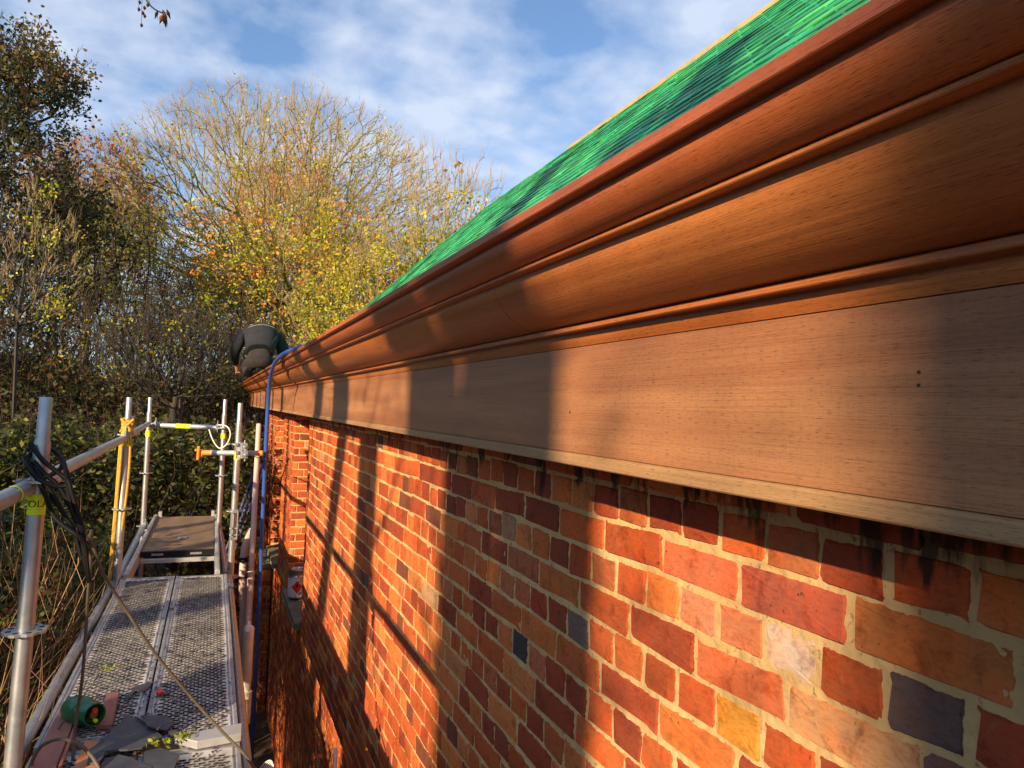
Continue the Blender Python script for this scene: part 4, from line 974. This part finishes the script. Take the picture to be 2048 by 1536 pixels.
skin_body('trousers', tj, te, M['trouser'], wk, root=0)
for x in (-.21, .09):
    mb = MB(); mb.tube([(x, -.10, .05), (x, -.20, .055), (x, -.245, .10)], [.05, .052, .03], 12); o = mb.build('boot', M['dark_rubber'], None, smooth=True, loc=(0, 0, 0)); o.parent = wk
mb = MB(); mb.tube([(-.04, .60, .64), (-.04, .66, .66), (-.04, .72, .60)], [.06, .098, .06], 14); o = mb.build('hair', M['hair'], None, smooth=True, loc=(0, 0, 0)); o.parent = wk
# arc of faded white lettering across the shoulders: strokes lying on the cloth
def fingers(sx, hx, hy, hz):
    for k in range(5):
        a = (k - 2) * .018; L = (.05, .062, .068, .062, .05)[k]
        if k == 0: P = [(hx + sx * .03, hy, hz), (hx + sx * .045, hy + .02, hz - .01), (hx + sx * .04, hy + .04, hz - .022)]
        else: P = [(hx + a, hy + .03, hz), (hx + a, hy + .03 + L * .5, hz - .004), (hx + a, hy + .03 + L * .8, hz - .025)]
        mb = MB(); mb.tube(P, [.009, .0085, .007], 8); o = mb.build('finger', M['skin'], None, smooth=True, loc=(0, 0, 0)); o.parent = wk
fingers(1, -.32, .60, .085); fingers(-1, .21, .62, .085)
bpy.context.view_layer.update()
dg = bpy.context.evaluated_depsgraph_get(); he_ = hood.evaluated_get(dg); hm = he_.to_mesh()
from mathutils.bvhtree import BVHTree
bv = BVHTree.FromPolygons([v.co for v in hm.vertices], [tuple(p.vertices) for p in hm.polygons])
mb = MB()
def drape(u0, v0, u1, v1, w=.006):
    """stroke on the back, u = across, v = height; projected from behind"""
    n = 5; L = []
    for t in np.linspace(0, 1, n):
        x = u0 + (u1 - u0) * t; z = v0 + (v1 - v0) * t
        h = bv.ray_cast(Vector((x, -1.2, z)), Vector((0, 1, 0)))
        if h[0] is None: return
        L.append(np.array(h[0]) + np.array((0, -.004, .002)))
    mb.tube(L, w, 5)
def arcp(i, n=9):
    x = -.20 + .32 * i / (n - 1); z = .735 - .9 * (x + .05) ** 2 * 1.6; return x, z
glyph = {'M': [(0, 0, 0, 1), (0, 1, .5, .4), (.5, .4, 1, 1), (1, 1, 1, 0)], 'H': [(0, 0, 0, 1), (1, 0, 1, 1), (0, .5, 1, .5)], 'N': [(0, 0, 0, 1), (0, 1, 1, 0), (1, 0, 1, 1)], 'I': [(.5, 0, .5, 1)], 'U': [(0, 0, 0, 1), (0, 0, 1, 0), (1, 0, 1, 1)]}
for i, g_ in enumerate('UMHNHNNI'):
    x, z = arcp(i, 8)
    for a0, b0, a1, b1 in glyph[g_]: drape(x + a0 * .026, z + b0 * .028, x + a1 * .026, z + b1 * .028, .0028)
for i in range(12):
    x0 = -.22 + .36 * i / 12; x1 = x0 + .031; f_ = lambda x: .712 - 1.45 * (x + .04) ** 2
    drape(x0, f_(x0), x1, f_(x1), .0022)
if mb.v: o = mb.build('back_print', M['white_print'], None, loc=(0, 0, 0)); o.parent = wk
he_.to_mesh_clear()

# ------------------------------------------------------------------ vegetation
def twig_mesh(P, Dd, L, r0, r=rng, bend=.25):
    n = len(P); a = np.cross(Dd, r.normal(0, 1, (n, 3))); a /= np.linalg.norm(a, axis=1, keepdims=True) + 1e-9; b = np.cross(Dd, a)
    off = (r.normal(0, 1, (n, 3)) * bend * .3) * L[:, None]
    mid = P + Dd * (L * .5)[:, None] + off * .6; end = P + Dd * L[:, None] + off * .2 + np.array([0, 0, 1]) * (L * .08)[:, None]
    V = []
    for c_, rr in ((P, r0), (mid, r0 * .7)):
        for k in range(3):
            an_ = 2.094 * k; V.append(c_ + (a * math.cos(an_) + b * math.sin(an_)) * rr[:, None])
    V.append(end); V = np.stack(V, 1).reshape(-1, 3); B_ = np.arange(n) * 7
    q = np.concatenate([np.stack([B_ + k, B_ + (k + 1) % 3, B_ + 3 + (k + 1) % 3, B_ + 3 + k], 1) for k in range(3)])
    t = np.concatenate([np.stack([B_ + 3 + k, B_ + 3 + (k + 1) % 3, B_ + 6], 1) for k in range(3)])
    return V, q, t, 7
def leaf_mesh(P, size, r=rng, flat=.0, fold=.25):
    n = len(P); d = r.normal(0, 1, (n, 3)); d[:, 2] *= (1 - flat * .7); d /= np.linalg.norm(d, axis=1, keepdims=True)
    s = np.cross(d, r.normal(0, 1, (n, 3))); s /= np.linalg.norm(s, axis=1, keepdims=True); nn = np.cross(d, s)
    sz = size[:, None]
    V = np.stack([P, P + d * sz * .5 + s * sz * .33 + nn * sz * fold * .3, P + d * sz, P + d * sz * .5 - s * sz * .33 + nn * sz * fold * .3], 1).reshape(-1, 3)
    b = np.arange(n) * 4
    return V, np.stack([b, b + 1, b + 2, b + 3], 1)
def cols(n, pal, r=rng, jit=.22):
    pal = np.array(pal, float); i = r.integers(0, len(pal), n); c = pal[i] * (1 + r.normal(0, jit, (n, 1))); return np.clip(c, .004, 1)

YG = [(.52, .50, .03), (.38, .44, .03), (.60, .50, .04), (.27, .36, .03), (.60, .40, .04)]
OR = [(.72, .28, .04), (.66, .34, .06), (.58, .20, .04), (.70, .38, .07)]
DK = [(.040, .055, .018), (.055, .065, .02), (.030, .045, .015), (.09, .075, .025)]
BR = [(.15, .065, .022), (.09, .045, .02), (.22, .10, .03), (.06, .035, .015), (.08, .07, .02)]
OL = [(.10, .115, .025), (.14, .15, .03), (.07, .09, .02), (.18, .17, .03)]
RD = [(.34, .13, .07), (.30, .10, .05), (.38, .18, .10)]

def tree(name, label, base, fork, cen, rad, n, seed, tip=.006, expo=.5, twigs=(3, .35, .004), tmat='twig_tan', bmat='bark', leaves=(), cone=.0, shell=.35, up=.35, bal=.32, group=None, cat='tree', lowcut=-1., minr=.0, trunkr=None, clear=None, wob=.10):
    r = np.random.default_rng(seed); base = np.array(base, float); fork = np.array(fork, float); cen = np.array(cen, float); rad = np.array(rad, float)
    root = thing(name, tuple(base), label, cat, group)
    nodes = [base]; par = [-1]; plen = [0.]
    K = 7
    for k in range(1, K + 1):
        t = k / K; p = base + (fork - base) * t + r.normal(0, .03, 3) * (1 if k < K else .3) * np.array([1, 1, 0]); nodes.append(p); par.append(len(nodes) - 2); plen.append(plen[-1] + np.linalg.norm(nodes[-1] - nodes[-2]))
    T0 = len(nodes) - 1
    pts = []
    while len(pts) < n:
        q = r.normal(0, 1, (n * 2, 3)); q /= np.linalg.norm(q, axis=1, keepdims=True); rr = r.random(n * 2) ** shell
        p = cen + q * rr[:, None] * rad * (1 + wob * np.sin(q[:, :1] * 7 + seed) * np.cos(q[:, 1:2] * 6))
        ok = (p[:, 2] > cen[2] + lowcut * rad[2])
        h = np.hypot(p[:, 0] - fork[0], p[:, 1] - fork[1]); ok &= (p[:, 2] - fork[2]) > cone * h
        pts += list(p[ok])
    pts = np.array(pts[:n]); pts = pts[np.argsort(np.linalg.norm(pts - fork, axis=1))]
    A = np.zeros((len(nodes) + n, 3)); A[:len(nodes)] = nodes; PL = np.zeros(len(A)); PL[:len(nodes)] = plen
    PL[:T0] += 3 * (plen[-1] - np.array(plen[:T0]))
    PL -= PL[T0]; PR = np.full(len(A), -1); PR[:len(nodes)] = par; m = len(nodes)
    for p in pts:
        d = np.linalg.norm(A[T0:m] - p, axis=1); j = int(np.argmin(d + bal * PL[T0:m])) + T0
        A[m] = p; PR[m] = j; PL[m] = PL[j] + d[j - T0]; m += 1
    cnt = np.zeros(m); kids = [[] for _ in range(m)]
    for i in range(1, m): kids[PR[i]].append(i)
    for i in range(m - 1, 0, -1):
        if not kids[i]: cnt[i] += 1
        cnt[PR[i]] += cnt[i]
    cnt[cnt == 0] = 1
    rd = tip * cnt ** expo
    if trunkr: 
        rd[:T0 + 1] = np.linspace(trunkr * 1.25, trunkr, T0 + 1)
    big = np.zeros(m, int) - 1
    for i in range(m):
        if kids[i]: big[i] = kids[i][int(np.argmax(cnt[kids[i]]))]
    for _ in range(2):
        B2 = A.copy(); idx = np.where((PR[:m] >= 0) & (big >= 0))[0]; idx = idx[idx > T0]
        B2[idx] = .5 * A[idx] + .25 * (A[PR[idx]] + A[big[idx]]); A = B2
    # chains
    mb = MB(); used = np.zeros(m, bool)
    starts = [0] + [i for i in range(1, m) if big[PR[i]] != i]
    for s_ in starts:
        ch = [] if s_ == 0 else [PR[s_]]
        i = s_
        while i >= 0: ch.append(i); i = big[i]
        if len(ch) < 2: continue
        rr = [rd[j] for j in ch]
        if s_ != 0: rr[0] = min(rr[0], rr[1] * 1.15)
        if rr[0] < minr: continue
        mb.tube([A[j] for j in ch], rr, 10 if rr[0] > .08 else (6 if rr[0] > .03 else (4 if rr[0] > .012 else 3)), cap=False)
    mb.build('trunk', M[bmat], root, smooth=True)
    outer = np.where(cnt[:m] <= 3)[0]; outer = outer[outer > T0]
    kk, tl, tr_ = twigs
    if kk > 0 and len(outer):
        P = np.repeat(A[outer], kk, 0); D_ = P - fork; D_ /= np.linalg.norm(D_, axis=1, keepdims=True); D_ = D_ + r.normal(0, .27, D_.shape) + np.array([0, 0, up]); D_ /= np.linalg.norm(D_, axis=1, keepdims=True)
        P = P - D_ * (tl * .15); Ln = tl * r.uniform(.4, 1.25, len(P))
        V, q, t, kv = twig_mesh(P, D_, Ln, np.full(len(P), tr_), r)
        # side shoots
        P2 = P + D_ * (Ln * r.uniform(.3, .8, len(P)))[:, None]; D2 = D_ + r.normal(0, .5, D_.shape) + np.array([0, 0, .15]); D2 /= np.linalg.norm(D2, axis=1, keepdims=True)
        V2, q2, t2, _ = twig_mesh(P2, D2, Ln * .5, np.full(len(P), tr_ * .75), r)
        o_ = len(V); V = np.concatenate([V, V2]); q = np.concatenate([q, q2 + o_]); t = np.concatenate([t, t2 + o_])
        C = np.repeat(cols(len(V) // 7, [(1, 1, 1), (1.3, 1.1, .9), (.75, .75, .7), (1.25, .95, .85)], r, .12), 7, 0)
        tag(npmesh('twigs', V, quads=q, tris=t, C=np.clip(C, 0, 3), mat=M[tmat], parent=root), kind='stuff')
    VV = []; QQ = []; CC = []; o_ = 0
    for nl, size, pal, zone, spread in leaves:
        sel = outer[zone(A[outer])] if zone is not None else outer
        if len(sel) == 0: continue
        # clustered: choose clump centres then leaves
        ncl = max(1, nl // 14); cc_ = A[r.choice(sel, ncl)] + r.normal(0, spread * .6, (ncl, 3)); w_ = r.gamma(1.2, 1., ncl); w_ /= w_.sum()
        P = cc_[r.choice(ncl, nl, p=w_)] + r.normal(0, spread * .55, (nl, 3))
        if clear is not None:
            k_ = ~((np.abs(P[:, 0] - clear[0]) < clear[1]) & (P[:, 2] < clear[2])); P = P[k_]; nl = len(P)
        V, q = leaf_mesh(P, size * r.uniform(.6, 1.3, nl), r); VV.append(V); QQ.append(q + o_); o_ += len(V); CC.append(np.repeat(cols(nl, pal, r), 4, 0))
    if VV: tag(npmesh('foliage', np.concatenate(VV), quads=np.concatenate(QQ), C=np.concatenate(CC), mat=M['leaf'], parent=root), kind='stuff')
    return root

# the great round ash
def low_in(A): 
    return (A[:, 2] < 5.9) | (np.random.default_rng(3).random(len(A)) < .25)
tree('round_crowned_tree', 'large bare-topped tree with a round crown and yellow-green leaves low down', (1.45, 20.9, -3.2), (1.55, 20.85, 2.6), (1.72, 20.8, 3.78), (5.2, 4.4, 4.8), 6800, 5, tip=.0066, expo=.455, twigs=(3, .40, .0052), leaves=((24000, .078, YG, lambda A: A[:, 2] < 4.4, .20), (9500, .07, YG, None, .22), (3500, .09, OR, lambda A: (A[:, 2] < 4.5) & (np.abs(A[:, 0] - 1.7) < 2.5), .3)), wob=.02, cone=-.35, shell=.33, up=.15, bal=.40, lowcut=-.75, trunkr=.21, clear=(1.52, .33, 3.2))
tree('orange_tree', 'orange autumn tree glowing behind the middle of the round crown', (2.2, 27.5, -3.), (2.3, 27.5, 1.5), (2.4, 27.8, 5.1), (2.6, 2.2, 4.4), 700, 8, tip=.01, twigs=(3, .5, .008), leaves=((20000, .13, OR, None, .42),), cone=-.6, group=None)
tree('bare_tree', 'smaller thin-leaved tree on the right rising behind the roof', (4.9, 16.6, -3.6), (4.85, 16.5, 1.6), (4.85, 16.3, 3.3), (1.95, 1.7, 2.75), 1000, 9, tip=.0056, expo=.46, twigs=(3, .42, .0045), leaves=((3200, .10, YG, lambda A: A[:, 2] < 4.7, .22), (250, .13, OR, None, .2)), cone=-.35, up=.6, bal=.4)
tree('olive_tree', 'leafy yellowing tree below and left of the bare one, partly behind the roof', (3.2, 17.5, -3.6), (3.2, 17.4, .3), (3.3, 17.2, 1.9), (1.9, 1.6, 2.0), 700, 10, tip=.006, twigs=(3, .35, .0045), leaves=((10000, .075, YG, None, .22), (1500, .08, OR, None, .2)), cone=-.4)
# tall dark tree at the left edge
tree('dark_evergreen', 'tall dark evergreen at the left edge with layered boughs', (-4.1, 16.4, -3.8), (-4.05, 16.5, 1.2), (-4.3, 16.6, 2.9), (2.3, 2.0, 2.55), 900, 21, tip=.007, twigs=(3, .3, .005), tmat='twig_dark', bmat='bark_dark', leaves=((20000, .085, DK, None, .2), (4500, .09, BR, None, .22), (1500, .09, OL, None, .2)), cone=-.5, up=.1, lowcut=-.9)
tree('dark_pine', 'upper spire of dark boughs reaching right at the top left corner', (-4.35, 17.0, -3.8), (-4.3, 17.0, 4.3), (-4.05, 16.9, 6.0), (1.45, 1.2, 1.35), 420, 22, tip=.007, twigs=(3, .25, .005), tmat='twig_dark', bmat='bark_dark', leaves=((5500, .085, DK, None, .16), (3600, .09, [(.26, .17, .05), (.22, .13, .05), (.2, .17, .04)], lambda A: A[:, 2] > 5.9, .2)), cone=-.9, up=.1, trunkr=.12)
tree('reddish_tree', 'reddish brown tree just right of the dark evergreen', (-3.3, 22.6, -3.), (-3.3, 22.6, 2.6), (-3.35, 22.7, 5.1), (1.9, 1.7, 2.2), 700, 23, tip=.007, twigs=(3, .5, .006), tmat='twig_tan', leaves=((4200, .12, RD, None, .3), (1500, .12, BR, None, .3)), cone=-.4, up=.5)
tree('yellow_leaved_sapling', 'sapling with bright yellow-green leaves in front of the dark evergreen', (-2.5, 11.6, -3.9), (-2.5, 11.6, .9), (-2.45, 11.6, 1.7), (.75, .7, 1.25), 260, 24, tip=.004, twigs=(3, .2, .003), leaves=((550, .055, YG, None, .14),), bmat='bark_dark', cone=-.6, up=.3, trunkr=.022)
# slender woodland trees
UT = [(-3.7, 14.5, 2.9), (-2.7, 15.5, 3.4), (-3.2, 19, 4.2), (-1.9, 17.5, 3.9), (-1.5, 21, 4.3), (-.75, 18.5, 3.5), (-.3, 22.5, 3.9), (.35, 19.5, 2.9), (-1.2, 14.2, 1.9), (-4.9, 20, 4), (-2.3, 24, 5), (.0, 26, 4.2), (-3.4, 26, 5.2), (4.6, 24, 3.2), (.6, 16.2, 1.7), (3.6, 22, 2.4), (-.6, 13, 1.3)]
sideword = ['far left', 'left', 'left of centre', 'near the middle', 'behind the worker']
for i, (x, y, h) in enumerate(UT):
    brown = i % 3
    u = x / y
    pal = [BR, OL, BR][brown]
    nm = ['brown leaved', 'olive leaved', 'thin dark'][brown]
    dist = 'closest to the scaffold' if y < 14.4 else ('in the front rank of the wood' if y < 17 else ('in the middle of the wood' if y < 21.5 else 'at the back of the wood'))
    lbl = f'{nm} slender tree {dist}, {"far left of the worker" if u < -.17 else ("left of the round-crowned tree" if u < -.05 else ("just left of the worker" if u < .02 else "behind the cornice end"))}, its top {"above the others" if h > 4 else ("at mid height" if h > 2.5 else "low")}'
    tree('slender_tree', ' '.join(lbl.split()[:16]), (x + .1, y, -3.5), (x, y, h * .15 - .6), (x, y, h * .45), (1.15, 1.1, h * .62), 330, 40 + i, tip=.0058, expo=.48, twigs=(3, .34, .0045), tmat='twig_dark', bmat='bark_dark', leaves=((800 if brown != 2 else 300, .062, pal, None, .3), (180, .062, YG, None, .2)), cone=-1.2, up=.5, group='slender trees of the wood', bal=.5, trunkr=.05 + .03 * (i % 3))

# trees out of the picture on the sunny side, known by the shade they throw on wall and cornice
def shade_tree(x, yw, rr, lean=0, top=6.5, seed=0, leafy=0, label=''):
    y = yw - .924 * (.79 - x)
    r = np.random.default_rng(seed); t = thing('shade_tree', (x, y, -4.0), label, 'tree', 'trees on the sunny side, outside the picture')
    P = [(x + r.normal(0, .03), y + lean * (z - 3.) + r.normal(0, .03), z) for z in np.linspace(-4, top, 9)]
    mb = MB(); mb.tube(P, list(np.linspace(rr * 1.15, rr * .85, 9)), 12); mb.build('trunk', M['bark_dark'], t, smooth=True)
    mb = MB()
    for k in range(7):
        z = r.uniform(0.5, top); a = r.uniform(0, 6.28); c0 = np.array((x, y + lean * (z - 3.), z)); L = r.uniform(.5, 1.3)
        c1 = c0 + np.array((math.cos(a) * L * .5, math.sin(a) * L * .5, L * .35)); c2 = c0 + np.array((math.cos(a) * L, math.sin(a) * L, L * .9)); mb.tube([c0, c1, c2], [rr * .16, rr * .1, .006], 5)
    mb.build('limbs', M['bark_dark'], t)
    if leafy:
        z = r.uniform(1.0, top, leafy); P = np.stack([x + r.normal(0, rr * 1.0, leafy), y + lean * (z - 3) + r.normal(0, rr * 1.15, leafy), z], 1)
        V, q = leaf_mesh(P, r.uniform(.05, .1, leafy), r); tag(npmesh('ivy', V, quads=q, C=np.repeat(cols(leafy, DK, r), 4, 0), mat=M['leaf'], parent=t), kind='stuff')
shade_tree(-5.5, 1.68, .235, seed=1, leafy=900, label='ivy-clad trunk throwing the broad shade band across the middle of the cornice')
shade_tree(-6.6, 2.30, .225, seed=2, leafy=900, label='second trunk throwing the left half of the broad shade band')
shade_tree(-5.2, 3.98, .20, seed=3, leafy=500, label='trunk whose shade falls on the near scaffold post')
shade_tree(-7.0, 5.25, .15, lean=-.45, seed=4, leafy=300, label='leaning trunk whose shade slants over the wall near its far corner')
shade_tree(-8.9, .10, .46, seed=5, leafy=4200, top=9, label='thick ivy-clad trunk shading the nearest part of the cornice and wall')
for k, (yw, rr, xx) in enumerate(((7.4, .10, -6), (8.6, .07, -7), (9.7, .11, -6.4), (10.9, .07, -7.5), (11.8, .06, -6), (12.9, .10, -7))):
    shade_tree(xx, yw, rr, seed=10 + k, label=['thin trunk shading the cornice just past the corner', 'thin trunk shading the cornice below the hose bend', 'trunk shading the cornice in front of the worker', 'thin trunk shading the cornice beside the worker', 'thinnest trunk shading the cornice near its end', 'trunk shading the far tip of the cornice'][k])

# thickets (nobody could count their leaves)
def thicket(name, label, x0, x1, y0, y1, top, nl, ns, pal, size, seed, smat='stalk', stalk=.7, zb=-4., hb=.5):
    r = np.random.default_rng(seed)
    x = r.uniform(x0, x1, nl); y = r.uniform(y0, y1, nl); tp = top(x, y) + .18 * np.sin(x * 5.1 + y * 2.3) + .12 * np.sin(x * 11 + 1.3 * y); dep = r.exponential(hb, nl); z = np.maximum(tp - dep, zb)
    cl = r.normal(0, 1, (nl // 12 + 1, 3)) * .16; P = np.stack([x, y, z], 1)
    ctr = np.stack([r.uniform(x0, x1, nl // 12 + 1), r.uniform(y0, y1, nl // 12 + 1)], 1); w = r.random(nl) < .55; ci = r.integers(0, len(ctr), nl)
    P[w, 0] = ctr[ci[w], 0] + r.normal(0, .13, w.sum()); P[w, 1] = ctr[ci[w], 1] + r.normal(0, .13, w.sum()); P[w, 2] = np.maximum(top(P[w, 0], P[w, 1]) + .18 * np.sin(P[w, 0] * 5.1 + P[w, 1] * 2.3) + .12 * np.sin(P[w, 0] * 11 + 1.3 * P[w, 1]) - dep[w] * .8, zb)
    P[:, 0] = np.clip(P[:, 0], x0 - .3, x1 - .02 - r.random(nl) * .1)
    V, q = leaf_mesh(P, size * r.uniform(.5, 1.4, nl), r, flat=.5); C = np.repeat(cols(nl, pal, r, .3), 4, 0)
    root = thing(name, ((x0 + x1) / 2, (y0 + y1) / 2, -4.), label, 'undergrowth'); root['kind'] = 'stuff'
    tag(npmesh('leaf_mass', V, quads=q, C=C, mat=M['leaf'], parent=root), kind='stuff')
    if ns:
        x = r.uniform(x0, x1, ns); y = r.uniform(y0, y1, ns); tp = top(x, y); z = tp - r.uniform(.2, 1.6, ns)
        D_ = r.normal(0, .42, (ns, 3)) + np.array([0, 0, 1.]); D_ /= np.linalg.norm(D_, axis=1, keepdims=True)
        V, q, t, _ = twig_mesh(np.stack([x, y, z], 1), D_, stalk * r.uniform(.5, 1.6, ns), r.uniform(.002, .0055, ns), r, bend=.6)
        C = np.repeat(np.clip(cols(ns, [(1, 1, 1), (1.3, 1.15, .9), (.6, .55, .5), (.35, .3, .3)], r, .15), 0, 2), 7, 0)
        tag(npmesh('stems', V, quads=q, tris=t, C=C, mat=M[smat], parent=root), kind='stuff')
IV = [(.07, .11, .02), (.05, .08, .02), (.11, .15, .03), (.16, .20, .04), (.04, .05, .015), (.12, .08, .03)]
thicket('ivy_bank', 'ivy and dry stalks on the left beyond the guard rail', -3.6, -.72, 4.2, 9.5, lambda x, y: np.where((y > 6.2) & (x > -2.7), -1.45, -.50 - .85 * np.clip((x + 1.75) / 1.0, 0, 1)), 30000, 1300, IV, .070, 71, smat='twig_dark', hb=.45)
thicket('bramble_tangle', 'tangle of dry tan bramble stems low at the left', -1.9, -.72, 2.4, 5.2, lambda x, y: -1.15 - .35 * (4.6 - y) * .6, 9000, 4200, IV + BR, .055, 72, hb=.4, stalk=.6)
thicket('shade_thicket', 'dark green thicket behind the end of the scaffold', -3.6, .6, 9.4, 13.5, lambda x, y: -.55 + .0 * x, 30000, 1800, DK + OL + [(.03, .04, .015)], .080, 73, smat='twig_dark', hb=.7)
thicket('wood_understorey', 'brown and olive understorey of the wood behind the thicket', -6.5, 3.4, 13.5, 19, lambda x, y: .45 + .25 * np.sin(x * 1.3) , 42000, 3000, BR + DK + DK + OL[2:3], .09, 74, smat='twig_dark', stalk=1.0, hb=1.1)
thicket('distant_wood', 'far brown wood seen through the trunks', -16, 22, 30, 36, lambda x, y: .8 + .5 * np.sin(x * .7) + .3 * np.sin(x * 1.9), 26000, 3000, BR + OR[:1] + OL, .26, 75, smat='twig_tan', stalk=2.2, hb=1.6)
thicket('sunny_side_wood', 'dense wood edge on the left, outside the picture', -13, -9.5, -16, 13, lambda x, y: 1.6 + .5 * np.sin(y * .8), 30000, 0, DK + OL + BR, .34, 76, hb=2.2)
thicket('wood_behind', 'dense wood edge behind the viewer', -9, 3, -16, -12, lambda x, y: 2.0 + .5 * np.sin(x * .8), 16000, 0, DK + OL + BR, .34, 77, hb=2.2)
# fallen leaves on the bank seen beside the wall
mbx = rng.uniform(-.3, 1.6, 6000); mby = rng.uniform(13, 20, 6000)
V, q = leaf_mesh(np.stack([mbx, mby, -2.9 + .17 * (mby - 13) + rng.uniform(0, .06, 6000)], 1), rng.uniform(.06, .13, 6000), flat=.9)
o = npmesh('leaf_litter', V, quads=q, C=np.repeat(cols(6000, [(.30, .15, .08), (.22, .11, .06), (.36, .2, .11)]), 4, 0), mat=M['leaf']); tag(o, 'fallen brown leaves on the bank beside the far wall', 'leaf litter', kind='stuff')
mb = MB(); mb.add([(-.4, 12.9, -4.1), (1.7, 12.9, -4.1), (1.7, 20.1, -4.1), (-.4, 20.1, -4.1), (-.4, 12.9, -2.92), (1.7, 12.9, -2.92), (1.7, 20.1, -1.7), (-.4, 20.1, -1.7)], [(0, 3, 2, 1), (4, 5, 6, 7), (0, 1, 5, 4), (1, 2, 6, 5), (2, 3, 7, 6), (3, 0, 4, 7)])
tag(mb.build('leafy_bank', M['litter'], None), kind='structure')
# moss sprigs among the slates
for (x, y, n_, lab) in ((-.045, 2.83, 60, 'bright green moss sprig beside the pale board'), (-.115, 2.80, 34, 'small green leaf sprig on the broken slates'), (-.375, 3.62, 26, 'scrap of green leaf on the left deck')):
    P = np.array((x, y, T + .045)) + rng.normal(0, 1, (n_, 3)) * np.array((.022, .014, .005)); P[:, 2] = np.abs(P[:, 2] - T - .012) * .6 + T + .012
    V, q = leaf_mesh(P, rng.uniform(.008, .02, n_), flat=.6); tag(npmesh('moss_sprig', V, quads=q, C=np.repeat(cols(n_, [(.30, .34, .03), (.2, .26, .03)]), 4, 0), mat=M['leaf'], loc=P.mean(0)), lab, 'moss')

# hanging twig with dead leaves at the top of the picture
hb = thing('hanging_twig', (-.44, 4.42, 2.25), 'dark twig with a cluster of dead leaves hanging in at the top left', 'twig')
mb = MB(); mb.tube(smooth_path([(-.50, 4.43, 2.45), (-.475, 4.43, 2.26), (-.46, 4.43, 2.21), (-.43, 4.425, 2.165), (-.395, 4.42, 2.14), (-.365, 4.415, 2.132)], 2), .0042, 6); mb.tube([(-.47, 4.43, 2.22), (-.44, 4.43, 2.20), (-.425, 4.42, 2.165)], .002, 5)
mb.tube([(-.468, 4.43, 2.2), (-.465, 4.43, 2.06)], .0012, 4); mb.tube([(-.478, 4.43, 2.24), (-.482, 4.43, 2.14)], .0012, 4); mb.tube([(-.39, 4.42, 2.14), (-.385, 4.42, 2.09)], .0012, 4); mb.build('stem', M['bark_dark'], hb)
for k in range(11):
    a = np.array((-.358 + rng.normal(0, .012), 4.415 + rng.normal(0, .01), 2.135 + rng.normal(0, .014))); d = np.array((rng.normal(0, .28), rng.normal(0, .2), -1)); d /= np.linalg.norm(d); L = rng.uniform(.045, .085); s = np.cross(d, np.array((.3, 1, 0))); s /= np.linalg.norm(s); w = .010
    mb = MB(); nn = np.cross(d, s) * .004
    mb.add([a, a + d * L * .4 + s * w, a + d * L * .45 + nn * 2, a + d * L * .4 - s * w, a + d * L, a + d * L * .45 - nn], [(0, 1, 2), (0, 2, 3), (1, 4, 2), (2, 4, 3), (0, 5, 1), (0, 3, 5), (1, 5, 4), (5, 3, 4)], (.42, .15, .04) if k in (2, 5, 7) else (.045, .02, .015))
    mb.build('dead_leaf', M['leaf'], hb)
mb = MB()
for x, z in ((-.482, 2.13), (-.465, 2.045), (-.462, 2.115), (-.452, 2.10), (-.480, 2.17), (-.44, 2.165), (-.455, 2.145), (-.385, 2.275)):
    mb.tube([(x, 4.43, z - .011), (x + .002, 4.43, z), (x, 4.43, z + .010)], [.003, .009, .004], 6, c=(.10, .03, .03))
mb.build('seed_pod', M['leaf'], hb)
